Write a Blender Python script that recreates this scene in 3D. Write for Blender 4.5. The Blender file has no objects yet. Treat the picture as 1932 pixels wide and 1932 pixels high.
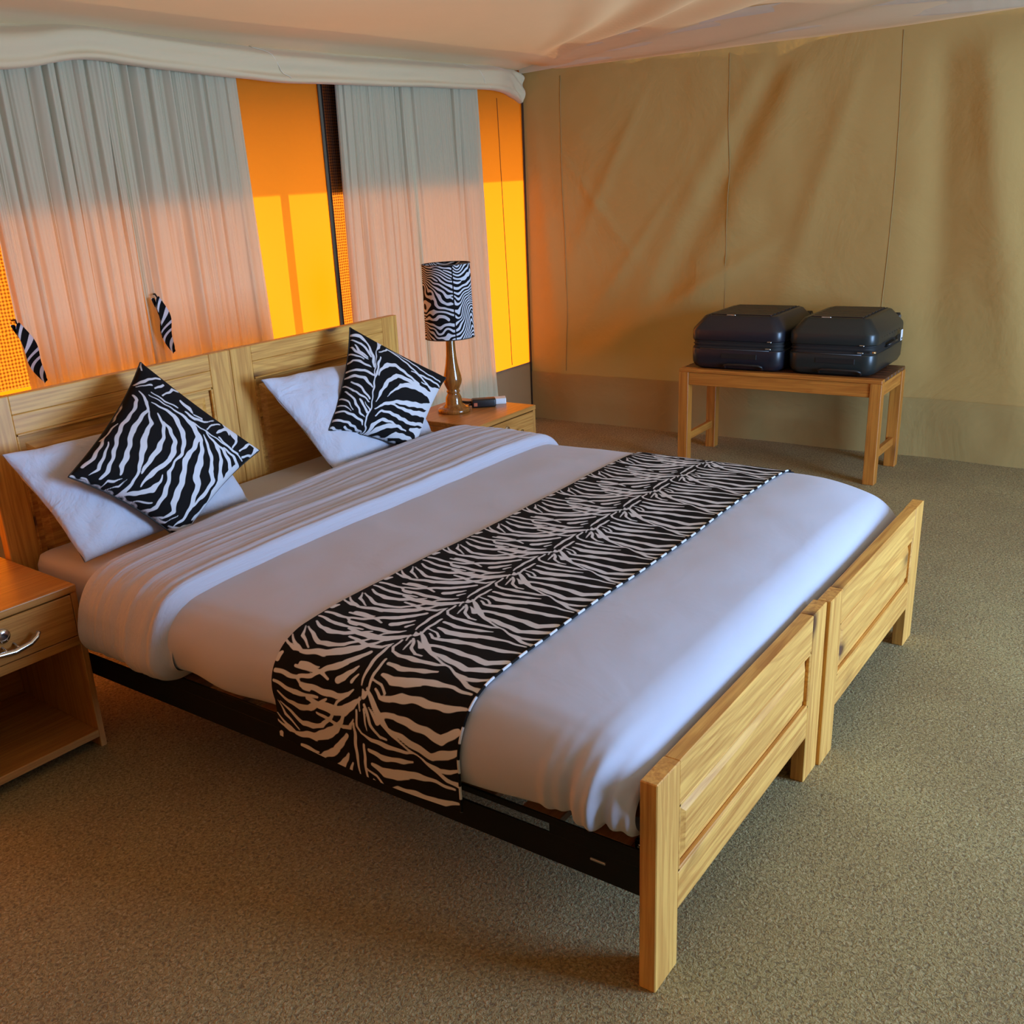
import bpy, bmesh, math, random
import numpy as np
from mathutils import Vector, Matrix
random.seed(7); np.random.seed(7)
sc = bpy.context.scene
PI = math.pi

# ------------------------------------------------------------------ camera
cam = bpy.data.cameras.new('camera'); cam_o = bpy.data.objects.new('camera', cam)
sc.collection.objects.link(cam_o); sc.camera = cam_o
right = Vector((0.60052941, -0.7974427, -0.05873304)); up = Vector((0.30164849, 0.15791101, 0.94025119)); fwd = Vector((0.74052185, 0.58236523, -0.33537759))
M = Matrix((right, up, -fwd)).transposed().to_4x4(); M.translation = Vector((-1.33939686, -0.64591567, 1.44914548))
cam_o.matrix_world = M
cam.sensor_width = 36; cam.sensor_fit = 'HORIZONTAL'; cam.lens = 1864.8162 / 1932 * 36
cam.shift_x = (966 - 859.3224) / 1932; cam.shift_y = (1014.0185 - 966) / 1932
cam.clip_start = 0.02; cam.clip_end = 200

# ------------------------------------------------------------------ light
sc.view_settings.view_transform = 'Standard'; sc.view_settings.look = 'None'
sc.view_settings.exposure = -0.1; sc.view_settings.gamma = 1.0; sc.view_settings.use_curve_mapping = False
sc.render.film_transparent = False
sc.cycles.use_denoising = True
sc.cycles.max_bounces = 10; sc.cycles.diffuse_bounces = 6; sc.cycles.glossy_bounces = 4; sc.cycles.transmission_bounces = 6; sc.cycles.transparent_max_bounces = 12
sc.cycles.sample_clamp_indirect = 6.0
sc.cycles.caustics_reflective = False; sc.cycles.caustics_refractive = False
world = bpy.data.worlds.new('sky'); sc.world = world; world.use_nodes = True
wn = world.node_tree.nodes; wl = world.node_tree.links
bg = wn['Background']; sky = wn.new('ShaderNodeTexSky'); sky.sky_type = 'NISHITA'; sky.sun_disc = False
sky.sun_elevation = math.radians(24); sky.sun_rotation = math.radians(0)
wl.new(sky.outputs[0], bg.inputs['Color']); bg.inputs['Strength'].default_value = SKY_STRENGTH = 0.55
def light(name, kind, loc, rot, energy, color, **kw):
    l = bpy.data.lights.new(name, kind); l.energy = energy; l.color = color
    for k, v in kw.items(): setattr(l, k, v)
    o = bpy.data.objects.new(name, l); sc.collection.objects.link(o); o.location = loc; o.rotation_euler = rot
    return o
# low afternoon sun behind the back canvas (shines toward -y and down)
sdir = Vector((0.05, -1.0, -0.36)).normalized()
s = light('sun', 'SUN', (1, 8, 4), (0, 0, 0), 9.5, (1.0, 0.80, 0.50), angle=math.radians(0.6))
s.rotation_euler = sdir.to_track_quat('-Z', 'Y').to_euler()
# daylight coming in through the open doorway in the front wall
DOOR = (0.90, 2.40, 0.0, 1.95)
light('doorway_daylight', 'AREA', ((DOOR[0] + DOOR[1]) / 2, -3.17, 0.98), (PI / 2, 0, 0), 310.0, (0.36, 0.60, 1.0), shape='RECTANGLE', size=1.45, size_y=1.86)

# ------------------------------------------------------------------ helpers
def link(o, parent=None):
    sc.collection.objects.link(o)
    if parent is not None: o.parent = parent
    return o
def thing(name, label, cat, loc=(0, 0, 0), rz=0, group=None):
    o = bpy.data.objects.new(name, None); o.empty_display_size = .05; link(o)
    o.location = loc; o.rotation_euler = (0, 0, rz); o['label'] = label; o['category'] = cat
    if group: o['group'] = group
    return o
def tag(o, label, cat, group=None):
    o['label'] = label; o['category'] = cat
    if group: o['group'] = group
    return o
def struct(o): o['kind'] = 'structure'; return o
def from_bm(name, bm, m, parent=None, smooth=False):
    me = bpy.data.meshes.new(name); bm.normal_update(); bm.to_mesh(me); bm.free()
    if smooth:
        for p in me.polygons: p.use_smooth = True
    if m: me.materials.append(m)
    return link(bpy.data.objects.new(name, me), parent)
def bm_box(bm, x0, x1, y0, y1, z0, z1, bev=0.0, seg=1):
    r = bmesh.ops.create_cube(bm, size=1.0)
    vs = r['verts']
    for v in vs: v.co = Vector((x0 + (v.co.x + .5) * (x1 - x0), y0 + (v.co.y + .5) * (y1 - y0), z0 + (v.co.z + .5) * (z1 - z0)))
    if bev > 0:
        es = list({e for v in vs for e in v.link_edges})
        bmesh.ops.bevel(bm, geom=es, offset=bev, segments=seg, affect='EDGES', profile=.5, clamp_overlap=True)
    return vs
def box(name, x0, x1, y0, y1, z0, z1, m, parent=None, bev=0.002, seg=1, smooth=False):
    bm = bmesh.new(); bm_box(bm, x0, x1, y0, y1, z0, z1, bev, seg)
    return from_bm(name, bm, m, parent, smooth)
def grid(name, X, Y, Z, m, parent=None, attr=None, smooth=True, closed=False, flip=False):
    nu, nv = X.shape
    co = np.stack([X, Y, Z], -1).reshape(-1, 3).astype(np.float32)
    idx = np.arange(nu * nv).reshape(nu, nv)
    if closed: idx = np.vstack([idx, idx[:1]])
    a, b, c, d = idx[:-1, :-1], idx[1:, :-1], idx[1:, 1:], idx[:-1, 1:]
    q = np.stack([a, b, c, d], -1).reshape(-1, 4)
    if flip: q = q[:, ::-1]
    return raw(name, co, q, m, parent, attr, smooth)
def raw(name, co, q, m, parent=None, attr=None, smooth=True):
    me = bpy.data.meshes.new(name); n = len(q); k = q.shape[1]
    me.vertices.add(len(co)); me.vertices.foreach_set('co', np.ascontiguousarray(co, np.float32).ravel())
    me.loops.add(n * k); me.loops.foreach_set('vertex_index', np.ascontiguousarray(q, np.int32).ravel())
    me.polygons.add(n); me.polygons.foreach_set('loop_start', np.arange(0, n * k, k, dtype=np.int32))
    me.polygons.foreach_set('use_smooth', np.full(n, smooth))
    me.update(calc_edges=True)
    if attr is not None:
        for an, av in attr.items():
            at = me.attributes.new(an, 'FLOAT', 'POINT'); at.data.foreach_set('value', np.ascontiguousarray(av, np.float32).ravel())
    if m: me.materials.append(m)
    return link(bpy.data.objects.new(name, me), parent)
def lathe(name, prof, loc, m, parent=None, seg=48, caps=True):
    th = np.linspace(0, 2 * PI, seg, endpoint=False)
    pr = np.array(prof, float)
    X = loc[0] + np.cos(th)[:, None] * pr[None, :, 0]; Y = loc[1] + np.sin(th)[:, None] * pr[None, :, 0]
    Z = np.broadcast_to(loc[2] + pr[None, :, 1], X.shape)
    o = grid(name, X, Y, Z, m, parent, closed=True)
    return o
def tube(name, pts, r, m, parent=None, seg=10, smooth=True):
    pts = [Vector(p) for p in pts]; rs = r if isinstance(r, (list, tuple)) else [r] * len(pts)
    bm = bmesh.new(); rings = []
    prev = None
    for i, p in enumerate(pts):
        t = (pts[min(i + 1, len(pts) - 1)] - pts[max(i - 1, 0)]).normalized()
        n = prev - t * prev.dot(t) if prev is not None else t.orthogonal()
        n.normalize(); prev = n; b = t.cross(n)
        rings.append([bm.verts.new(p + (n * math.cos(2 * PI * k / seg) + b * math.sin(2 * PI * k / seg)) * rs[i]) for k in range(seg)])
    for i in range(len(rings) - 1):
        for k in range(seg): bm.faces.new((rings[i][k], rings[i][(k + 1) % seg], rings[i + 1][(k + 1) % seg], rings[i + 1][k]))
    bm.faces.new(rings[0][::-1]); bm.faces.new(rings[-1])
    return from_bm(name, bm, m, parent, smooth)
def catmull(P, n):
    P = np.array(P, float); k = len(P); Q = np.vstack([2 * P[0] - P[1], P, 2 * P[-1] - P[-2]])
    out = []
    for i in range(k - 1):
        p0, p1, p2, p3 = Q[i:i + 4]
        t = np.linspace(0, 1, n, endpoint=False)[:, None]
        out.append(.5 * (2 * p1 + (p2 - p0) * t + (2 * p0 - 5 * p1 + 4 * p2 - p3) * t ** 2 + (3 * p1 - p0 - 3 * p2 + p3) * t ** 3))
    out.append(P[-1:]); return np.vstack(out)
def smooth01(a, b, x): t = np.clip((x - a) / (b - a), 0, 1); return t * t * (3 - 2 * t)
def vnoise(x, y, seed=0):
    """smooth 2-D value noise in -1..1"""
    rs = np.random.RandomState(seed); T = rs.rand(64, 64) * 2 - 1
    xi = np.floor(x).astype(int); yi = np.floor(y).astype(int); fx = x - xi; fy = y - yi
    fx = fx * fx * (3 - 2 * fx); fy = fy * fy * (3 - 2 * fy)
    g = lambda i, j: T[i % 64, j % 64]
    return (g(xi, yi) * (1 - fx) + g(xi + 1, yi) * fx) * (1 - fy) + (g(xi, yi + 1) * (1 - fx) + g(xi + 1, yi + 1) * fx) * fy

# ------------------------------------------------------------------ materials
def srgb(r, g, b):
    f = lambda c: (c / 255 / 12.92) if c <= 10 else ((c / 255 + .055) / 1.055) ** 2.4
    return (f(r), f(g), f(b), 1)
class NT:
    def __init__(s, name):
        s.m = bpy.data.materials.new(name); s.m.use_nodes = True; s.t = s.m.node_tree; s.n = s.t.nodes; s.l = s.t.links
        s.b = s.n['Principled BSDF']; s.out = s.n['Material Output']
    def node(s, typ, **kw):
        n = s.n.new(typ)
        for k, v in kw.items():
            if k.startswith('i_'):
                key = k[2:]; key = int(key) if key.isdigit() else key.replace('_', ' ')
                n.inputs[key].default_value = v
            else: setattr(n, k, v)
        return n
    def link(s, a, b): s.l.new(a, b)
    def coords(s, scale, kind='Object', rand=False, rot=(0, 0, 0)):
        tc = s.node('ShaderNodeTexCoord'); mp = s.node('ShaderNodeMapping'); mp.inputs['Scale'].default_value = scale; mp.inputs['Rotation'].default_value = rot
        if rand:
            oi = s.node('ShaderNodeObjectInfo'); mu = s.node('ShaderNodeMath', operation='MULTIPLY'); mu.inputs[1].default_value = 37.0
            s.link(oi.outputs['Random'], mu.inputs[0]); cb = s.node('ShaderNodeCombineXYZ')
            for k in range(3): s.link(mu.outputs[0], cb.inputs[k])
            ad = s.node('ShaderNodeVectorMath', operation='ADD'); s.link(tc.outputs[kind], mp.inputs['Vector'])
            s.link(mp.outputs[0], ad.inputs[0]); s.link(cb.outputs[0], ad.inputs[1]); return ad.outputs[0]
        s.link(tc.outputs[kind], mp.inputs['Vector']); return mp.outputs[0]
    def noise(s, vec, scale=5, detail=3, rough=.5, dist=0.0):
        n = s.node('ShaderNodeTexNoise'); n.inputs['Scale'].default_value = scale; n.inputs['Detail'].default_value = detail
        n.inputs['Roughness'].default_value = rough; n.inputs['Distortion'].default_value = dist; s.link(vec, n.inputs['Vector']); return n.outputs['Fac']
    def ramp(s, fac, stops, interp='LINEAR'):
        r = s.node('ShaderNodeValToRGB'); r.color_ramp.interpolation = interp; e = r.color_ramp.elements
        while len(e) < len(stops): e.new(.5)
        for k, (p, c) in enumerate(stops): e[k].position = p; e[k].color = c
        s.link(fac, r.inputs[0]); return r.outputs[0]
    def mix(s, fac, a, b, blend='MIX'):
        m = s.node('ShaderNodeMix', data_type='RGBA', blend_type=blend)
        for i, v in ((0, fac), (6, a), (7, b)):
            if isinstance(v, (int, float)): m.inputs[i].default_value = v
            elif isinstance(v, tuple): m.inputs[i].default_value = v
            else: s.link(v, m.inputs[i])
        return m.outputs[2]
    def bump(s, h, strength=.3, dist=.01, normal=None):
        b = s.node('ShaderNodeBump'); b.inputs['Strength'].default_value = strength; b.inputs['Distance'].default_value = dist
        s.link(h, b.inputs['Height'])
        if normal: s.link(normal, b.inputs['Normal'])
        return b.outputs[0]
    def set(s, **kw):
        for k, v in kw.items():
            i = s.b.inputs[k.replace('_', ' ')]
            if hasattr(v, 'node'): s.link(v, i)
            else: i.default_value = v
        return s.m
def plain(name, col, rough=.6, metal=0.0, **kw):
    t = NT(name); return t.set(Base_Color=col, Roughness=rough, Metallic=metal, **kw)
def translucent_cloth(name, col, trans_col, fac, weave=900, bumpd=.0006, rough=.9, extra=None, normal_extra=None):
    t = NT(name); v = t.coords((1, 1, 1))
    n = t.noise(v, 3.0, 4, .6); c = t.mix(n, tuple(x * .93 for x in col[:3]) + (1,), col)
    w = t.noise(v, weave, 2)
    nb = t.bump(w, .35, bumpd)
    if normal_extra: nb = normal_extra(t, nb)
    d = t.node('ShaderNodeBsdfDiffuse'); tr = t.node('ShaderNodeBsdfTranslucent'); mx = t.node('ShaderNodeMixShader'); mx.inputs[0].default_value = fac
    t.link(c, d.inputs['Color']); t.link(nb, d.inputs['Normal']); tr.inputs['Color'].default_value = trans_col
    if extra:
        tc = extra(t, v, trans_col); t.link(tc, tr.inputs['Color'])
    t.link(d.outputs[0], mx.inputs[1]); t.link(tr.outputs[0], mx.inputs[2]); t.link(mx.outputs[0], t.out.inputs['Surface'])
    t.n.remove(t.b); return t.m
def wood(name, axis, light_c, dark_c, knot=(.10, .035, .010, 1), rough=.42, knots=True, grain=1.0):
    t = NT(name); s1 = [1.0, 1.0, 1.0]; s1[axis] = .035
    v = t.coords(tuple(x * grain for x in s1), rand=True)
    fine = t.noise(v, 90, 4, .65, .2)
    s2 = [1.0, 1.0, 1.0]; s2[axis] = .12
    v2 = t.coords(s2, rand=True); big = t.noise(v2, 7, 2, .5, .6)
    mm = t.node('ShaderNodeMath', operation='MULTIPLY'); mm.inputs[1].default_value = 60; t.link(big, mm.inputs[0])
    sn = t.node('ShaderNodeMath', operation='SINE'); t.link(mm.outputs[0], sn.inputs[0])
    ring = t.ramp(sn.outputs[0], [(.0, (0, 0, 0, 1)), (.9, (1, 1, 1, 1))])
    c = t.ramp(fine, [(.34, dark_c), (.52, tuple(x * .35 + y * .65 for x, y in zip(dark_c, light_c))), (.66, light_c)])
    c = t.mix(t.ramp(ring, [(.45, (0, 0, 0, 1)), (1, (.42, .42, .42, 1))]), c, dark_c)
    tone = t.noise(t.coords((1, 1, 1), rand=True), 2.5, 2); c = t.mix(t.ramp(tone, [(.35, (.3, .3, .3, 1)), (.65, (0, 0, 0, 1))]), c, tuple((x + y) / 2 for x, y in zip(light_c, dark_c)))
    if knots:
        sk = [1.0, 1.0, 1.0]; sk[axis] = .5
        vk = t.coords(tuple(x * 7.0 for x in sk), rand=True); vo = t.node('ShaderNodeTexVoronoi'); vo.inputs['Scale'].default_value = 1.0; t.link(vk, vo.inputs['Vector'])
        kf = t.ramp(vo.outputs['Distance'], [(.08, (1, 1, 1, 1)), (.11, (.65, .65, .65, 1)), (.17, (.22, .22, .22, 1)), (.26, (0, 0, 0, 1))])
        c = t.mix(kf, c, knot)
    nb = t.bump(fine, .08, .001)
    return t.set(Base_Color=c, Roughness=rough, Normal=nb)
PINE_L, PINE_D = (.76, .41, .095, 1), (.43, .17, .030, 1)
pine = [wood('pine_%d' % k, k, PINE_L, PINE_D) for k in range(3)]
BEN_L, BEN_D = (.57, .215, .032, 1), (.33, .095, .012, 1)
amber = [wood('amber_pine_%d' % k, k, BEN_L, BEN_D) for k in range(3)]
slat_top = wood('dark_varnished_pine', 1, (.16, .055, .02, 1), (.07, .022, .008, 1), rough=.3, knots=False)
NS_L, NS_D = (.55, .25, .06, 1), (.34, .13, .026, 1)
stand = [wood('honey_wood_%d' % k, k, NS_L, NS_D, knots=False, rough=.33) for k in range(3)]
slatwood = wood('slat_wood', 0, (.36, .16, .06, 1), (.2, .08, .03, 1), knots=False)
black_paint = plain('black_painted_metal', (.003, .003, .0035, 1), .5, 0.0, Specular_IOR_Level=.2)
chrome = plain('chrome', (.6, .6, .6, 1), .14, 1.0)
dark_line = plain('dark_gap', (.01, .006, .004, 1), .8)

def cotton(name, col, wrinkle=.0, axis_scale=(1, 1, 1), wr_scale=6.0, dist=.004):
    t = NT(name); v = t.coords((1, 1, 1)); w = t.noise(v, 1400, 1)
    nb = t.bump(w, .2, .0004)
    v2 = t.coords(axis_scale); n2 = t.noise(v2, wr_scale, 4, .55, .4); nb = t.bump(n2, wrinkle, dist, nb)
    t.set(Base_Color=col, Roughness=.85, Normal=nb)
    t.b.inputs['Sheen Weight'].default_value = .15
    return t.m
white_sheet = cotton('white_cotton_sheet', (.46, .465, .56, 1), .35, (1, 1, 1), 5.0, .01)
white_fold = cotton('white_cotton_fold', (.46, .465, .56, 1), .55, (1.0, 22, 9), 3.0, .006)
white_pillow = cotton('white_pillow_cotton', (.50, .51, .60, 1), .9, (1, 1, 1), 9.0, .02)
def zebra_mat(name, white=(.60, .60, .64, 1), black=(.007, .0065, .007, 1), w=.0008):
    t = NT(name); a = t.node('ShaderNodeAttribute', attribute_name='zebra')
    mr = t.node('ShaderNodeMapRange'); mr.inputs['From Min'].default_value = -w; mr.inputs['From Max'].default_value = w; t.link(a.outputs['Fac'], mr.inputs['Value'])
    c = t.mix(mr.outputs[0], white, black); v = t.coords((1, 1, 1)); wv = t.noise(v, 1200, 1)
    return t.set(Base_Color=c, Roughness=.95, Normal=t.bump(wv, .2, .0004), Specular_IOR_Level=.15)
zebra = zebra_mat('zebra_print_cotton')
zebra_lamp = zebra_mat('zebra_print_shade', w=.05)

CFG_L = {'T': [0.4699, 1.95, 0.9979], 'L': [0.0773, 1.8, 0.7598], 'R': [0.7603, 1.8, 0.6679], 'puff': 0.085, 'B': [0.325, 1.69, 0.512]}
CFG_R = {'T': [1.3807, 1.93, 0.9736], 'L': [1.0867, 1.8, 0.6616], 'R': [1.8106, 1.83, 0.7131], 'puff': 0.085, 'B': [1.42, 1.705, 0.512]}

TILE = [[[0.3516, 0.6446, 0.0049], [0.3232, 0.6115, 0.0131], [0.2953, 0.5806, 0.014], [0.2695, 0.5368, 0.0056], [0.2559, 0.4921, 0.0057], [0.238, 0.4571, 0.0075], [0.2229, 0.4191, 0.0115], [0.2147, 0.3918, 0.0043]], [[0.319, 0.6381, 0.0062], [0.2857, 0.6158, 0.0076], [0.2648, 0.5921, 0.0077], [0.267, 0.574, 0.0048]], [[0.3083, 0.6381, 0.0051], [0.2785, 0.6285, 0.0045], [0.2693, 0.6263, 0.0026]], [[0.3045, 0.6574, 0.0054], [0.2709, 0.6542, 0.0061], [0.2552, 0.6453, 0.0068], [0.2495, 0.6191, 0.0108], [0.249, 0.5821, 0.0123], [0.2495, 0.5464, 0.0116], [0.2532, 0.5194, 0.0069], [0.2581, 0.4994, 0.0038]], [[0.222, 0.6261, 0.0101], [0.2168, 0.5945, 0.0119], [0.2212, 0.5616, 0.0109], [0.2283, 0.5312, 0.01], [0.2348, 0.5065, 0.0048]], [[0.194, 0.6229, 0.0054], [0.1869, 0.59, 0.0184], [0.1902, 0.5566, 0.0209], [0.2003, 0.5257, 0.0181], [0.2079, 0.4877, 0.0123], [0.21, 0.4467, 0.0078], [0.2057, 0.4023, 0.0048]], [[0.1791, 0.6375, 0.0043], [0.1714, 0.6114, 0.0064], [0.1587, 0.5948, 0.0064]], [[0.1613, 0.6234, 0.0041], [0.1489, 0.6029, 0.0068], [0.1514, 0.5748, 0.0144], [0.159, 0.551, 0.0186], [0.1645, 0.5201, 0.0155], [0.1649, 0.4859, 0.014], [0.1662, 0.4446, 0.0135], [0.1742, 0.4088, 0.0101], [0.1769, 0.3943, 0.0053]], [[0.0979, 0.5672, 0.0049], [0.0879, 0.5288, 0.0134], [0.0799, 0.4914, 0.0148], [0.0718, 0.4547, 0.0166], [0.0862, 0.4161, 0.0173], [0.0999, 0.3881, 0.0099]], [[0.1227, 0.6245, 0.0032], [0.1023, 0.596, 0.0151], [0.1154, 0.5944, 0.0112], [0.1239, 0.5566, 0.0113], [0.1195, 0.5097, 0.0152], [0.1162, 0.4705, 0.0162], [0.1098, 0.4327, 0.0189], [0.1344, 0.3955, 0.0123]], [[0.0541, 0.4706, 0.004], [0.0451, 0.4351, 0.0082], [0.051, 0.4098, 0.0104], [0.0621, 0.3884, 0.007]], [[0.0351, 0.425, 0.0042], [0.0278, 0.4063, 0.0089], [0.0287, 0.3872, 0.0068]], [[0.2758, 0.6643, 0.0051], [0.2367, 0.6657, 0.0094], [0.1928, 0.6655, 0.0079], [0.1594, 0.6605, 0.0036]], [[0.2306, 0.6405, 0.006], [0.1922, 0.6432, 0.008], [0.1556, 0.6388, 0.0048], [0.143, 0.6441, 0.0135], [0.1528, 0.6551, 0.0031]], [[0.137, 0.6546, 0.0053], [0.1122, 0.6481, 0.0032]], [[0.2559, 0.9038, 0.0029], [0.2279, 0.8856, 0.0074], [0.2025, 0.8452, 0.0041]], [[0.2566, 0.8955, 0.0038], [0.2335, 0.8556, 0.0096], [0.2211, 0.829, 0.0131], [0.2245, 0.7996, 0.012], [0.2353, 0.7651, 0.0107], [0.2653, 0.7336, 0.0081], [0.3058, 0.7132, 0.0057], [0.3265, 0.6868, 0.0038]], [[0.2827, 0.8974, 0.0048], [0.2666, 0.8638, 0.0109], [0.262, 0.8354, 0.0156], [0.2685, 0.7997, 0.0143], [0.2837, 0.7752, 0.0111], [0.3032, 0.7442, 0.0058]], [[0.3046, 0.9077, 0.0065], [0.3006, 0.8792, 0.0102], [0.2943, 0.8457, 0.0111], [0.298, 0.8005, 0.0074], [0.3017, 0.7697, 0.004]], [[0.3281, 0.9086, 0.0083], [0.3272, 0.8667, 0.0116], [0.3271, 0.8385, 0.0073], [0.3111, 0.8183, 0.0052], [0.3095, 0.7963, 0.0047]], [[0.3549, 0.9118, 0.0175], [0.3665, 0.9056, 0.0091]], [[0.3954, 0.9137, 0.0058], [0.382, 0.8773, 0.0094], [0.3815, 0.8484, 0.0052]], [[0.3501, 0.8542, 0.0074], [0.3501, 0.8297, 0.0098], [0.3533, 0.7841, 0.0091], [0.3449, 0.7505, 0.0051]], [[0.2204, 0.9126, 0.0039], [0.199, 0.884, 0.0073], [0.1886, 0.857, 0.0098], [0.194, 0.8308, 0.0129], [0.2011, 0.7929, 0.0191], [0.2168, 0.7563, 0.0227], [0.2391, 0.7255, 0.0194], [0.2678, 0.6997, 0.0103], [0.2982, 0.6879, 0.004]], [[0.1647, 0.8421, 0.0096], [0.166, 0.8125, 0.0087], [0.1687, 0.788, 0.0037]], [[0.1354, 0.8358, 0.0085], [0.1485, 0.7969, 0.01], [0.1697, 0.7656, 0.0126], [0.1885, 0.7325, 0.0151], [0.2143, 0.7052, 0.0127], [0.2363, 0.6908, 0.0089]], [[0.155, 0.7236, 0.0172], [0.1642, 0.7121, 0.0159], [0.1827, 0.6986, 0.0098], [0.197, 0.6911, 0.004]], [[0.1621, 0.6879, 0.0082], [0.1797, 0.6802, 0.0049]], [[0.1227, 0.8241, 0.0102], [0.1242, 0.7917, 0.0127], [0.1237, 0.7516, 0.0134], [0.1241, 0.7164, 0.0126], [0.1345, 0.687, 0.0096], [0.1462, 0.6779, 0.004]], [[0.0984, 0.8016, 0.0093], [0.0932, 0.7703, 0.0167], [0.093, 0.731, 0.021], [0.0983, 0.6942, 0.0217], [0.1171, 0.6693, 0.0141], [0.1339, 0.6521, 0.0062]], [[0.0726, 0.7777, 0.0066], [0.0648, 0.738, 0.009], [0.0596, 0.7014, 0.0112], [0.0676, 0.677, 0.0082], [0.09, 0.6651, 0.0037]]]
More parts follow.
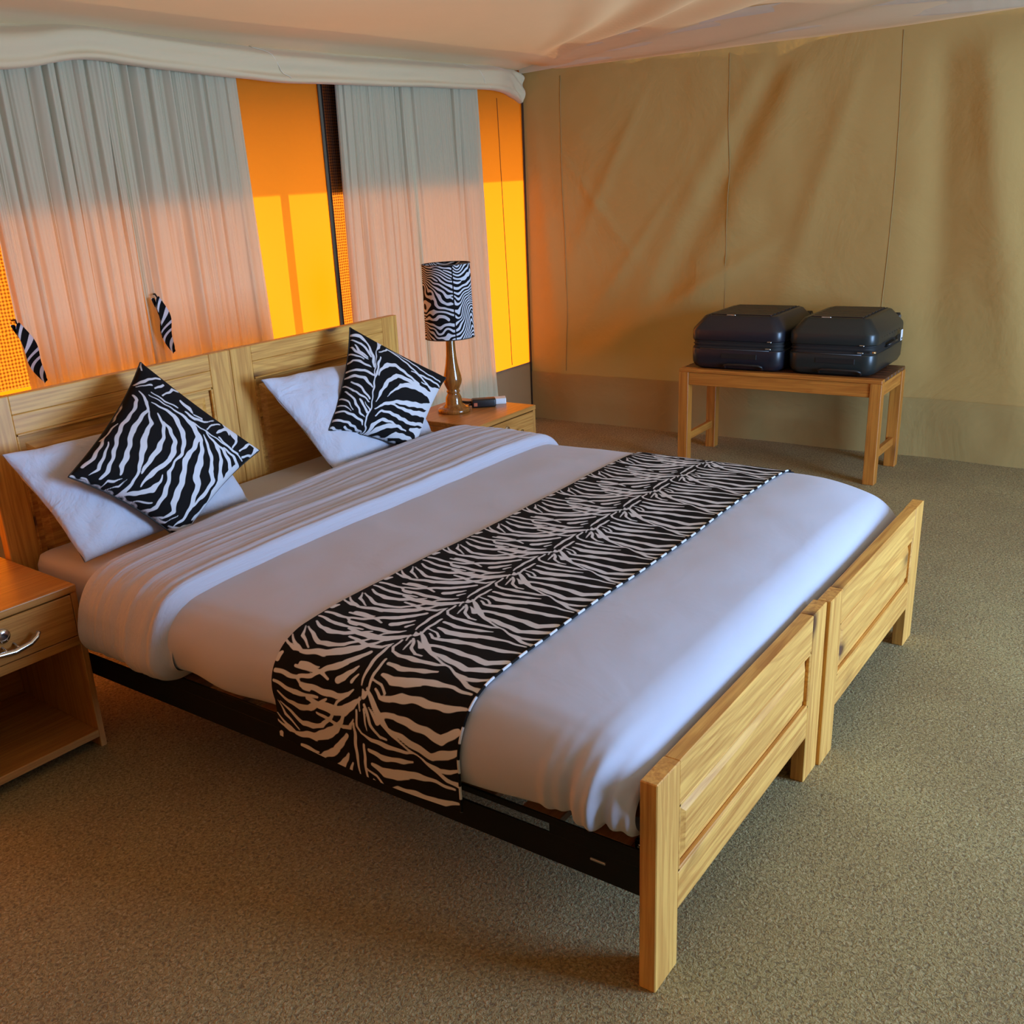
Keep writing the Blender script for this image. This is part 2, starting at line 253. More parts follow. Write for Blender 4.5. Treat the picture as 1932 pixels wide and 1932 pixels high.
CUSH_L = [[[0.0092, 0.1365, 0.0043], [0.0267, 0.1559, 0.0076], [0.0334, 0.1987, 0.0095], [0.0274, 0.2545, 0.0117], [0.0335, 0.3018, 0.0128], [0.0524, 0.3477, 0.0117], [0.0709, 0.3921, 0.0102], [0.086, 0.4305, 0.0132], [0.0879, 0.4532, 0.0081]], [[0.0215, 0.1177, 0.0038], [0.0546, 0.1463, 0.0093], [0.0681, 0.1747, 0.0086], [0.0626, 0.2309, 0.0149], [0.0654, 0.2802, 0.0163], [0.0835, 0.3213, 0.0139], [0.1003, 0.3612, 0.0179], [0.1118, 0.3984, 0.0176], [0.1278, 0.422, 0.0066]], [[0.0734, 0.1777, 0.0046], [0.1017, 0.2185, 0.0127], [0.1075, 0.2689, 0.0187], [0.1282, 0.3125, 0.0221], [0.1475, 0.3522, 0.0162], [0.1679, 0.39, 0.0113], [0.1806, 0.4317, 0.0098], [0.178, 0.4597, 0.0132], [0.1739, 0.47, 0.0052]], [[0.1, 0.168, 0.0043], [0.1386, 0.1995, 0.0108], [0.1634, 0.2435, 0.0143], [0.1743, 0.291, 0.0187], [0.1742, 0.3372, 0.0181], [0.1775, 0.3704, 0.0122], [0.1806, 0.3918, 0.0041]], [[0.1328, 0.187, 0.0045], [0.1693, 0.2055, 0.0134], [0.2062, 0.2362, 0.0144], [0.2228, 0.2694, 0.0191], [0.2308, 0.3073, 0.0155], [0.2154, 0.3585, 0.0192], [0.2078, 0.3959, 0.0146], [0.2103, 0.4283, 0.0059]], [[0.0704, 0.1415, 0.0039], [0.1114, 0.1395, 0.0082], [0.1527, 0.1422, 0.0154], [0.195, 0.1735, 0.0187], [0.2286, 0.2067, 0.0157], [0.2528, 0.2592, 0.0112], [0.2496, 0.2995, 0.0086], [0.2574, 0.342, 0.0126], [0.281, 0.3759, 0.0166], [0.2988, 0.4165, 0.0186], [0.3062, 0.4502, 0.0133], [0.297, 0.4667, 0.0073], [0.2754, 0.47, 0.001]], [[0.2436, 0.3606, 0.0041], [0.2545, 0.3875, 0.0103], [0.2498, 0.42, 0.0216], [0.2202, 0.4459, 0.0153], [0.1897, 0.4643, 0.009], [0.1681, 0.47, 0.0017]], [[0.1484, 0.1173, 0.0044], [0.1895, 0.1214, 0.0135], [0.2369, 0.1375, 0.0213], [0.2649, 0.1634, 0.0197], [0.2761, 0.2163, 0.0173], [0.2757, 0.2698, 0.0201], [0.2967, 0.3034, 0.0176], [0.3205, 0.3448, 0.0224], [0.3345, 0.3843, 0.0251], [0.347, 0.4137, 0.0212], [0.3677, 0.4313, 0.0164], [0.3561, 0.4612, 0.0054], [0.333, 0.47, 0.0016]], [[0.2481, 0.1402, 0.0052], [0.2806, 0.1626, 0.0115], [0.3118, 0.2109, 0.0166], [0.3321, 0.2538, 0.0279], [0.3468, 0.2924, 0.0263], [0.3776, 0.3119, 0.0246], [0.393, 0.3468, 0.0202], [0.4138, 0.3901, 0.0156], [0.4179, 0.4286, 0.0116], [0.4076, 0.4597, 0.0036]], [[0.277, 0.1384, 0.0041], [0.319, 0.1724, 0.0119], [0.3605, 0.2048, 0.0148], [0.3863, 0.2424, 0.0172], [0.4159, 0.2557, 0.0197], [0.4247, 0.2982, 0.0162], [0.4232, 0.332, 0.0152], [0.4156, 0.3788, 0.0058]], [[0.28, 0.1225, 0.0046], [0.3378, 0.1403, 0.0128], [0.3863, 0.1733, 0.0123], [0.4135, 0.2103, 0.0163], [0.4474, 0.2352, 0.0295], [0.4662, 0.2709, 0.0564], [0.4662, 0.3209, 0.016], [0.464, 0.3672, 0.0218], [0.45, 0.4079, 0.0039]], [[0.3172, 0.1334, 0.0045], [0.3636, 0.1349, 0.011], [0.4077, 0.151, 0.016], [0.4484, 0.1716, 0.0169], [0.4677, 0.1983, 0.0563], [0.4686, 0.2485, 0.0097]], [[0.3643, 0.1271, 0.0056], [0.4123, 0.1245, 0.0109], [0.4574, 0.1323, 0.0129], [0.4686, 0.1528, 0.0564], [0.4686, 0.2053, 0.0106], [0.4686, 0.2539, 0.005]], [[0.4686, 0.307, 0.0127], [0.4686, 0.3372, 0.0208], [0.4686, 0.3831, 0.0298], [0.4686, 0.4145, 0.0173], [0.4314, 0.4534, 0.0069], [0.3919, 0.4685, 0.0017]], [[0.0, 0.0, 0.0051], [0.0048, 0.034, 0.0036]], [[0.0015, 0.0964, 0.0049], [0.0219, 0.0712, 0.0095], [0.0651, 0.0223, 0.0073]], [[0.0084, 0.1022, 0.0037], [0.0446, 0.0744, 0.007]], [[0.0574, 0.0785, 0.0055], [0.0828, 0.0417, 0.0082]], [[0.0903, 0.0921, 0.0052], [0.116, 0.0304, 0.0084], [0.1348, 0.0181, 0.011]], [[0.0562, 0.1016, 0.004], [0.0997, 0.108, 0.0064], [0.1491, 0.1007, 0.0057]], [[0.1524, 0.064, 0.0111], [0.1849, 0.0706, 0.0204], [0.198, 0.079, 0.0087]], [[0.1799, 0.0972, 0.0073], [0.2196, 0.0993, 0.0144], [0.2554, 0.0813, 0.0072], [0.2777, 0.0372, 0.0038]], [[0.2082, 0.0822, 0.0064], [0.2391, 0.0768, 0.0079]], [[0.2722, 0.1082, 0.005], [0.287, 0.0575, 0.0071], [0.3021, 0.0354, 0.0046]], [[0.31, 0.0893, 0.0061], [0.3304, 0.0318, 0.0178], [0.3514, 0.0539, 0.0059]], [[0.3422, 0.011, 0.0564], [0.3836, 0.0554, 0.012], [0.3911, 0.0966, 0.0054]], [[0.3268, 0.1014, 0.0073], [0.3748, 0.1078, 0.0069], [0.4196, 0.101, 0.0055]], [[0.4199, 0.0849, 0.0072], [0.427, 0.0148, 0.0104], [0.4583, 0.0067, 0.0222], [0.4662, 0.0488, 0.0104], [0.4429, 0.0943, 0.0063]], [[0.0498, 0.1171, 0.0039], [0.1212, 0.1198, 0.0054], [0.2326, 0.1203, 0.0058], [0.3653, 0.1111, 0.0058], [0.4535, 0.1022, 0.0054]], [[0.0002, 0.1672, 0.0017], [0.0019, 0.2167, 0.0018], [0.0006, 0.2507, 0.0018]], [[0.0234, 0.3327, 0.0029], [0.0361, 0.3672, 0.0083], [0.0445, 0.3967, 0.0101], [0.0564, 0.4322, 0.0095], [0.047, 0.4549, 0.0036]], [[0.0072, 0.3149, 0.0022], [0.0143, 0.3622, 0.0083], [0.0185, 0.4031, 0.0136], [0.0133, 0.4346, 0.01]], [[0.0138, 0.2581, 0.0029], [0.0074, 0.296, 0.0042], [0.0053, 0.3285, 0.0026]], [[0.0354, 0.4648, 0.0035], [0.0791, 0.4698, 0.0015], [0.1378, 0.47, 0.0012], [0.163, 0.47, 0.0014]], [[0.0011, 0.4682, 0.006], [0.0326, 0.47, 0.0025], [0.0827, 0.47, 0.001], [0.1328, 0.47, 0.0007]], [[0.1092, 0.4699, 0.0027], [0.1118, 0.4525, 0.0059], [0.1293, 0.4457, 0.0078], [0.1422, 0.4328, 0.0034]], [[0.123, 0.47, 0.0015], [0.1505, 0.4561, 0.005], [0.1574, 0.4305, 0.0035]], [[0.1682, 0.47, 0.0009], [0.2299, 0.4686, 0.0024], [0.2843, 0.4496, 0.005]], [[0.2161, 0.47, 0.0005], [0.252, 0.47, 0.001]], [[0.2323, 0.47, 0.0011], [0.2913, 0.47, 0.001], [0.3674, 0.47, 0.0012]], [[0.3372, 0.47, 0.0009], [0.3753, 0.4651, 0.0045], [0.3903, 0.4342, 0.0035]], [[0.3996, 0.47, 0.0015], [0.4377, 0.4573, 0.0079], [0.4686, 0.4282, 0.0215]], [[0.4686, 0.2539, 0.0087], [0.4686, 0.2966, 0.0075], [0.4686, 0.3372, 0.0052]], [[0.4686, 0.2323, 0.0071], [0.4686, 0.2807, 0.0067]]]
CUSH_R = [[[0.1074, 0.1027, 0.0064], [0.1001, 0.1491, 0.0093], [0.1012, 0.1959, 0.0075], [0.0959, 0.2209, 0.0038]], [[0.1029, 0.0796, 0.0046], [0.1424, 0.0372, 0.0094], [0.1719, 0.0394, 0.0113], [0.2426, 0.072, 0.0117], [0.3213, 0.1164, 0.0115], [0.3913, 0.1498, 0.0081], [0.4613, 0.1741, 0.0564]], [[0.1079, 0.2054, 0.0048], [0.1169, 0.1664, 0.0123], [0.144, 0.1292, 0.0181], [0.1811, 0.1168, 0.019], [0.2351, 0.1365, 0.015], [0.3184, 0.163, 0.0104]], [[0.134, 0.335, 0.0043], [0.1406, 0.2767, 0.0137], [0.1576, 0.2177, 0.0187], [0.1934, 0.1711, 0.0209], [0.2406, 0.1685, 0.0207], [0.3079, 0.1759, 0.0237], [0.3849, 0.176, 0.0139], [0.459, 0.1663, 0.0153]], [[0.1746, 0.2958, 0.0045], [0.1971, 0.2584, 0.0089], [0.2269, 0.215, 0.0193], [0.2606, 0.1996, 0.0252], [0.3196, 0.1909, 0.023], [0.3928, 0.1929, 0.0213], [0.4598, 0.1999, 0.0564]], [[0.1421, 0.3659, 0.0058], [0.1735, 0.3364, 0.0136], [0.2329, 0.3063, 0.017], [0.3069, 0.2899, 0.029], [0.3845, 0.2661, 0.0235], [0.4598, 0.2323, 0.0564]], [[0.2102, 0.3258, 0.0054], [0.2694, 0.3293, 0.0132], [0.34, 0.3256, 0.0224], [0.4195, 0.2986, 0.0278], [0.4598, 0.2754, 0.0564]], [[0.1598, 0.3995, 0.0061], [0.1772, 0.3689, 0.009], [0.2242, 0.3674, 0.0132], [0.2877, 0.3756, 0.0174], [0.3566, 0.3787, 0.0158], [0.4555, 0.3388, 0.0159], [0.4598, 0.307, 0.0564]], [[0.1819, 0.468, 0.0099], [0.1746, 0.4369, 0.0193], [0.199, 0.4067, 0.0164], [0.247, 0.405, 0.0095], [0.2836, 0.4104, 0.0064]], [[0.1946, 0.47, 0.0126], [0.2042, 0.4545, 0.0249], [0.239, 0.4281, 0.0237], [0.2924, 0.4131, 0.0143], [0.3551, 0.4189, 0.0047]], [[0.2215, 0.47, 0.0012], [0.2802, 0.4698, 0.0057], [0.3112, 0.4485, 0.0231], [0.3832, 0.4407, 0.0191], [0.4611, 0.4437, 0.0223], [0.467, 0.4533, 0.0564]], [[0.2485, 0.47, 0.0012], [0.3273, 0.47, 0.0028], [0.3856, 0.4699, 0.003], [0.4484, 0.47, 0.0045], [0.47, 0.47, 0.0061]], [[0.3728, 0.4009, 0.0132], [0.4617, 0.3861, 0.0564], [0.4618, 0.3831, 0.0564], [0.4618, 0.3873, 0.0564]], [[0.4295, 0.3796, 0.0118], [0.4618, 0.3516, 0.0186], [0.4618, 0.3516, 0.0]], [[0.4212, 0.4025, 0.0085], [0.4636, 0.4249, 0.0564], [0.4654, 0.4345, 0.0564]], [[0.1659, 0.0257, 0.0019], [0.2515, 0.0431, 0.0108], [0.3413, 0.0703, 0.0095], [0.4394, 0.0669, 0.0086]], [[0.2619, 0.1065, 0.0062], [0.3458, 0.1008, 0.013], [0.4479, 0.0929, 0.01]], [[0.3273, 0.1433, 0.0059], [0.4054, 0.1407, 0.0101], [0.4636, 0.128, 0.0564]], [[0.3889, 0.1438, 0.0066], [0.4618, 0.1946, 0.0564], [0.4598, 0.2485, 0.0564]], [[0.1165, 0.011, 0.018], [0.0884, 0.0812, 0.0035], [0.0887, 0.177, 0.0037], [0.0983, 0.2542, 0.0067], [0.1085, 0.3075, 0.0049], [0.1248, 0.3746, 0.0062], [0.123, 0.411, 0.0072], [0.1437, 0.4465, 0.0043], [0.1682, 0.47, 0.0065]], [[0.0016, 0.0392, 0.0099], [0.0283, 0.0287, 0.018], [0.0537, 0.057, 0.0099], [0.0743, 0.1124, 0.0131], [0.0828, 0.1675, 0.0066]], [[0.0052, 0.06, 0.0049], [0.0281, 0.0692, 0.0116], [0.0562, 0.0969, 0.0092], [0.0656, 0.1219, 0.004]], [[0.0106, 0.0801, 0.0051], [0.0243, 0.1087, 0.0096], [0.0527, 0.1269, 0.0057]], [[0.0009, 0.0933, 0.0049], [0.0143, 0.111, 0.0089], [0.0405, 0.1311, 0.0077], [0.0575, 0.1364, 0.0035]], [[0.0001, 0.1208, 0.0051], [0.0152, 0.1319, 0.0077], [0.0412, 0.1419, 0.0044]], [[0.0, 0.1663, 0.0046], [0.0079, 0.1529, 0.0071], [0.0269, 0.1564, 0.0114], [0.0604, 0.1692, 0.0089], [0.0699, 0.1747, 0.0033]], [[0.0, 0.2062, 0.0078], [0.0175, 0.1998, 0.0104], [0.0465, 0.1951, 0.0117], [0.0838, 0.2073, 0.01]], [[0.0013, 0.2371, 0.0075], [0.0206, 0.2258, 0.0115], [0.0522, 0.232, 0.0129], [0.0846, 0.2578, 0.0097], [0.0954, 0.2717, 0.0039]], [[0.0123, 0.2565, 0.0055], [0.0345, 0.2664, 0.0088], [0.0661, 0.2941, 0.0089], [0.0997, 0.3259, 0.0064]], [[0.0028, 0.274, 0.0048], [0.026, 0.298, 0.0059], [0.0632, 0.3159, 0.0082], [0.1052, 0.341, 0.0037]], [[0.0034, 0.2998, 0.0051], [0.0233, 0.3185, 0.0058], [0.0546, 0.3582, 0.008], [0.0819, 0.3912, 0.0081], [0.1133, 0.4124, 0.0032]], [[0.003, 0.3297, 0.0052], [0.0199, 0.3488, 0.0048], [0.0508, 0.3837, 0.0031]], [[0.0592, 0.332, 0.0058], [0.0897, 0.3646, 0.0085], [0.1174, 0.3915, 0.0085]], [[0.0866, 0.344, 0.0035], [0.1223, 0.3803, 0.0044]], [[0.0006, 0.3612, 0.0063], [0.0181, 0.3687, 0.0047], [0.0442, 0.389, 0.0023]], [[0.0006, 0.3913, 0.0094], [0.0217, 0.3936, 0.0071], [0.0613, 0.4078, 0.0097], [0.1153, 0.4316, 0.0074], [0.1303, 0.4438, 0.0029]], [[0.0005, 0.4309, 0.0117], [0.0246, 0.4322, 0.0086], [0.0689, 0.4451, 0.0084], [0.1176, 0.462, 0.0061], [0.1591, 0.4698, 0.0008]], [[0.0017, 0.4617, 0.0091], [0.0409, 0.47, 0.0026], [0.0705, 0.47, 0.0017]], [[0.0556, 0.4586, 0.0064], [0.0986, 0.47, 0.0026], [0.1184, 0.47, 0.0014]], [[0.1196, 0.4699, 0.0022], [0.1427, 0.47, 0.0025], [0.128, 0.47, 0.0011]], [[0.2701, 0.47, 0.0012], [0.3468, 0.47, 0.0019], [0.3995, 0.47, 0.0013]], [[0.2913, 0.47, 0.0009], [0.3655, 0.47, 0.0024], [0.4249, 0.47, 0.0012]]]

# ------------------------------------------------------------------ cushions
def cushion_surface(T, L, R, B, puff, n, side=1, power=.42, bow=.09, sag=0.0):
    """puffed square between four corners (top, left, right, bottom); u,v in 0..1 ; side=+1 front"""
    T, L, R, B = [np.array(q, float) for q in (T, L, R, B)]
    g = .5 - .5 * np.cos(np.linspace(0, np.pi, n)); g = .35 * np.linspace(0, 1, n) + .65 * g
    u, v = np.meshgrid(g, g, indexing='ij')
    a, b = 2 * u - 1, 2 * v - 1
    ua = .5 + .5 * a * (1 - bow * (1 - b * b)); vb = .5 + .5 * b * (1 - bow * (1 - a * a))
    P = (T[None, None] * ((1 - ua) * (1 - vb))[..., None] + R[None, None] * (ua * (1 - vb))[..., None]
         + L[None, None] * ((1 - ua) * vb)[..., None] + B[None, None] * (ua * vb)[..., None])
    N = np.cross(R - T, L - T); N /= np.linalg.norm(N)
    if N[1] > 0: N = -N
    h = puff * ((1 - a * a) * (1 - b * b)) ** power
    P = P + side * N[None, None] * h[..., None]
    return u, v, P, N
def stroke_field(X, Y, strokes, offs=(0.0,), wob=.0012, wf=1.0):
    F = np.full(X.shape, 1e3)
    X = X + wob * np.sin(Y * 120 * wf + X * 40 * wf) + wob * .6 * np.sin(X * 210 * wf - Y * 90 * wf); Y = Y + wob * np.sin(X * 130 * wf + Y * 30 * wf)
    for st in strokes:
        for o in offs:
            for i in range(len(st) - 1):
                x0, y0, w0 = st[i]; x1, y1, w1 = st[i + 1]; dx, dy = x1 - x0, y1 - y0; LL = dx * dx + dy * dy + 1e-12
                t = np.clip(((X - o - x0) * dx + (Y - y0) * dy) / LL, 0, 1)
                F = np.minimum(F, np.hypot(X - o - x0 - t * dx, Y - y0 - t * dy) - (w0 + (w1 - w0) * t) * .5)
    return F

def put_cushion(name, label, cfg, strokes, group):
    n = 150
    C4 = [cfg[k] for k in 'TLRB']
    u, v, P, N = cushion_surface(*C4, cfg['puff'], n, 1)
    F = stroke_field(u * .47, v * .47, strokes, wob=.0016)
    t = tag(grid(name, P[..., 0], P[..., 1], P[..., 2], zebra, attr={'zebra': F}), label, 'cushion', group)
    u2, v2, P2, _ = cushion_surface(*C4, .035, 60, -1)
    F2 = np.sin(u2 * 60 + 3 * np.sin(v2 * 9)) * .01
    grid('back_cover', P2[..., 0], P2[..., 1], P2[..., 2], zebra, t, attr={'zebra': F2}, flip=True)
    edge = [P[0, j] for j in range(0, n, 6)] + [P[i, n - 1] for i in range(0, n, 6)] + [P[n - 1, j] for j in range(n - 1, -1, -6)] + [P[i, 0] for i in range(n - 1, -1, -6)]
    tube('seam', edge + [edge[0]], .0028, plain('black_seam', (.03, .028, .027, 1), .8), t, 6)
    return t

# ------------------------------------------------------------------ room: a canvas tent
XL, XR, YB, YF, ZT = -2.5, 3.97, 2.84, -3.2, 2.06
# carpet
t = NT('carpet'); v = t.coords((1, 1, 1))
big = t.noise(v, 1.6, 4, .6); mid = t.noise(v, 9, 4, .6)
c = t.ramp(big, [(.3, (.26, .185, .068, 1)), (.55, (.32, .24, .092, 1)), (.75, (.37, .295, .12, 1))])
tuft = t.noise(v, 140, 3, .6, .8)
c = t.mix(t.ramp(tuft, [(.36, (.75, .75, .75, 1)), (.52, (0, 0, 0, 1))]), c, (.11, .07, .035, 1))
c = t.mix(t.ramp(tuft, [(.55, (0, 0, 0, 1)), (.70, (.55, .55, .55, 1))]), c, (.55, .45, .28, 1))
c = t.mix(t.ramp(mid, [(.35, (.12, .12, .12, 1)), (.6, (0, 0, 0, 1))]), c, (.2, .13, .07, 1))
carpet = t.set(Base_Color=c, Roughness=.95, Normal=t.bump(tuft, .9, .006))
struct(box('floor', XL, XR, YF, YB, -.03, 0, carpet, bev=0))
# seams between carpet widths, pressed into the pile
ground_m = plain('dry_grass_ground', (.36, .34, .14, 1), .95)
struct(box('trim_4', -14, 16, -16, 16, -.12, -.04, ground_m, bev=0))

CANVAS = (.40, .265, .098, 1)
def wrinkle(t, nb):
    v = t.coords((1, 1, 1)); n = t.noise(v, 2.2, 5, .55, .8); nb = t.bump(n, .5, .03, nb)
    v2 = t.coords((1, 1, 1)); n2 = t.noise(v2, 9, 4, .6, .5); return t.bump(n2, .25, .008, nb)
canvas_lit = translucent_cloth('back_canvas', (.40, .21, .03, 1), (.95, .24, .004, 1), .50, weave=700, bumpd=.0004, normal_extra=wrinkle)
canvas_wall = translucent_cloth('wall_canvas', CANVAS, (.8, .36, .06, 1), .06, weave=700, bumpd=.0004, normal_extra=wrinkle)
canvas_dark = translucent_cloth('skirt_canvas', (.22, .15, .085, 1), (.4, .2, .06, 1), .03, weave=700, normal_extra=wrinkle)
def weave_extra(t, v, col):
    w1 = t.node('ShaderNodeTexWave', wave_type='BANDS', bands_direction='X'); w1.inputs['Scale'].default_value = 24; w1.inputs['Distortion'].default_value = 2.0; w1.inputs['Detail'].default_value = 2; t.link(v, w1.inputs['Vector'])
    w2 = t.node('ShaderNodeTexWave', wave_type='BANDS', bands_direction='Z'); w2.inputs['Scale'].default_value = 24; w2.inputs['Distortion'].default_value = 2.0; w2.inputs['Detail'].default_value = 2; t.link(v, w2.inputs['Vector'])
    m = t.mix(.5, w1.outputs['Fac'], w2.outputs['Fac'])
    return t.ramp(m, [(.2, tuple(x * .22 for x in col[:3]) + (1,)), (.75, col)])
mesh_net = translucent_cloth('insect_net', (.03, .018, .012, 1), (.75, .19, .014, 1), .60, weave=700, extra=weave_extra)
grey_band = plain('grey_webbing', (.10, .085, .055, 1), .9)
ceiling_m = translucent_cloth('ceiling_liner', (.84, .64, .38, 1), (.56, .38, .19, 1), .13, weave=500, bumpd=.0004)
valance_m = cotton('valance_cotton', (.66, .53, .31, 1), .5, (1.5, 4, 5), 3.0, .008)

def wall_strip(name, x0, x1, z0, z1, m, y=YB, amp=.004, parent=None, seed=1):
    nx = max(4, int((x1 - x0) / .03)); nz = max(4, int((z1 - z0) / .03))
    X, Z = np.meshgrid(np.linspace(x0, x1, nx), np.linspace(z0, z1, nz), indexing='ij')
    Y = y + amp * vnoise(X * 3 + 7, Z * 2 + 3, seed)
    e = np.minimum(np.minimum(X - x0, x1 - X) / .05, 1); Y = y + (Y - y) * np.clip(e, 0, 1)
    return grid(name, X, Y, Z, m, parent)
WIN1, WIN2 = (-.35, 1.755), (2.295, 3.50)
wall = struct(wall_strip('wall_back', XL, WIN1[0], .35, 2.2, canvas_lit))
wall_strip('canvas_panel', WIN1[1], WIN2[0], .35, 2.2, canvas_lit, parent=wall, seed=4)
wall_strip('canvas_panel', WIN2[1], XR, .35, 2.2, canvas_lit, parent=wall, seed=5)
struct(wall_strip('baseboard_back', XL, XR, -.02, .36, canvas_dark, y=YB - .012, amp=.01))
# seams stitched down the canvas
for sx, tx in ((3.72, 3.77),):
    tube('seam', [(sx, YB - .003, 1.9), ((sx + tx) / 2, YB - .002, 1.2), (tx, YB - .003, .37)], .0022, plain('seam_thread', (.25, .10, .02, 1), .9), wall, 6)
sun_block_m = plain('added_dark_sheet', (.018, .012, .010, 1), .9)  # added opaque sheet behind each net, keeps sunlight off its upper part
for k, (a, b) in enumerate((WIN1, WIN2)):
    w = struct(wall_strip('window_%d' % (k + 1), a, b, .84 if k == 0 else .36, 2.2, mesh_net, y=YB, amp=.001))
    wall_strip('sun_block_sheet', a, b, 1.45, 2.2, sun_block_m, y=YB + .03, parent=w, amp=.002)
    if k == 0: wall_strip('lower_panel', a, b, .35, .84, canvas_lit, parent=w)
    for xx in (a, b):
        box('edge_band', xx - .030, xx - .014 + .012, YB - .014, YB - .004, .36, 2.1, grey_band, w, .002)
        tube('zip', [(xx - .012, YB - .018, .36), (xx - .012, YB - .018, 2.1)], .003, dark_line, w, 6)
# right wall: canvas hanging in soft diagonal folds
def right_wall(z0, z1, ny, nz, m, name, off=0.0, fold=1.0):
    Y, Z = np.meshgrid(np.linspace(YF, YB, ny), np.linspace(z0, z1, nz), indexing='ij')
    d = np.zeros_like(Y)
    # creases radiating from the ridge pole near (y .6, z 2.3)
    def crease(y0, zz0, y1, zz1, w, a):
        tt = np.clip((zz0 - Z) / (zz0 - zz1), -.3, 1.3); c = y0 + (y1 - y0) * tt
        env = np.clip(1.25 - np.abs(tt - .5) * 1.4, 0, 1) * smooth01(2.0, 1.82, Z)
        return a * np.exp(-((Y - c) / (w * (.6 + .6 * tt))) ** 2) * env
    d += crease(1.15, 2.0, 1.70, .8, .13, .030) - crease(1.30, 2.0, 1.9, .8, .12, .022)
    d += crease(1.35, 2.0, 2.15, .55, .10, .020) + crease(.38, 2.05, .05, .3, .12, .045) - crease(.55, 2.0, .45, .3, .10, .03)
    d += crease(-.1, 2.05, -.5, .2, .16, .04) + crease(.2, 2.05, -.25, .1, .09, -.03)
    d += crease(1.5, .95, 2.3, .45, .14, .03) + crease(2.75, 1.7, 2.62, .5, .06, .012)
    d += .010 * vnoise(Y * 2.2, Z * 2.2 + 5, 3) + .004 * vnoise(Y * 7, Z * 6, 9)
    d += crease(2.1, 1.75, 2.45, 1.1, .05, .012) + crease(2.5, 1.5, 2.1, 1.0, .035, .008) + crease(1.9, 1.3, 2.35, .7, .05, .010) + crease(.9, 1.9, 1.25, .7, .07, .012) + crease(.1, 1.2, -.3, .1, .06, .014) + crease(-.5, 1.8, -.7, .1, .09, .02)
    e = np.clip((YB - Y) / .25, 0, 1) * np.clip((Y - YF) / .25, 0, 1)
    return struct(grid(name, XR - d * e * fold + off, Y, Z, m, flip=True))
wr = right_wall(-.02, 2.3, 260, 110, canvas_wall, 'wall_right')
seam_m = plain('right_seam', (.34, .22, .08, 1), .95)
wv_ = np.empty(len(wr.data.vertices) * 3, np.float32); wr.data.vertices.foreach_get('co', wv_); wv_ = wv_.reshape(260, 110, 3)
def rwx(y, z):
    i = int(round((y - YF) / (YB - YF) * 259)); j = int(round((z + .02) / 2.32 * 109)); return float(wv_[i, j, 0])
for yy in (2.56, 1.552, .72, -.4):
    Yc = np.linspace(.32, 2.0, 30)
    tube('seam', [(rwx(yy + .012 * math.sin(z * 3 + yy), z) - .0005, yy + .012 * math.sin(z * 3 + yy), z) for z in Yc], .0024, seam_m, wr, 5)
right_wall(-.01, .30, 260, 20, canvas_wall, 'baseboard_right', -.012, .9)
# other sides of the tent (behind and beside the camera)
struct(box('wall_left', XL - .01, XL, YF, YB, 0, 2.3, canvas_wall, bev=0))
wf = struct(box('wall_front', XL, DOOR[0], YF - .01, YF, 0, 2.3, canvas_wall, bev=0))
box('canvas_panel', DOOR[1], XR, YF - .01, YF, 0, 2.3, canvas_wall, wf, bev=0)
box('canvas_panel', DOOR[0], DOOR[1], YF - .01, YF, DOOR[3], 2.3, canvas_wall, wf, bev=0)
# ceiling liner: back slope and right slope meet in a crease that runs out of the corner
nx, ny = 200, 200
X, Y = np.meshgrid(XL + (XR - XL) * np.linspace(0, 1, nx), YF + (YB + .02 - YF) * np.linspace(0, 1, ny), indexing='ij')
db = YB - Y; dr = XR - X
Z = ZT - .015 + .03 * smooth01(0, .15, db) + np.minimum(.035 * db, .10 * dr) + .012 * vnoise(X * 1.3, Y * 1.3, 11)
th = np.arctan2(np.maximum(dr, 0), np.maximum(db, 1e-4)); rr = np.hypot(dr, db)
wedge = smooth01(.95, .55, th) * smooth01(.02, .12, th)
Z += wedge * .016 * np.sin(th * 30 + 1.5 * np.sin(rr * 2)) * np.minimum(rr, 1.6) - .0 * wedge
Z -= .05 * smooth01(.45, 0, dr) * smooth01(0, .3, db)
ceil = struct(grid('ceiling', X, Y, Z, ceiling_m, flip=True))
# rolled hem of the liner along the right wall
hy = np.linspace(YB - .02, YF, 90)
hz = ZT - .005 + .015 * np.sin((YB - hy) * 1.1) - .02 * smooth01(1.9, 2.6, YB - hy)
pts = np.stack([XR - .03 - .065 * np.sin(np.clip((YB - hy) / 1.5, 0, 1) * PI / 2) + .0 * hy, hy, hz], -1)
prof = catmull([(0.05, .04), (.02, -.012), (-.02, -.022), (-.06, .0), (-.16, .03), (-.34, .055)], 6)
HX = pts[:, 0:1] + prof[None, :, 0] * np.clip((YB + .0 - hy)[:, None] / .5, .12, 1); HY = np.broadcast_to(hy[:, None], HX.shape)
fold = .010 * np.sin(prof[None, :, 0] * 60 + hy[:, None] * 2.0) * np.clip(-prof[None, :, 0] * 8, 0, 1)
HZ = hz[:, None] + prof[None, :, 1] + fold
struct(grid('trim_2', HX, HY, HZ, cotton('hem_cotton', (.62, .49, .31, 1), .4, (2, 5, 3), 3, .008), smooth=True))
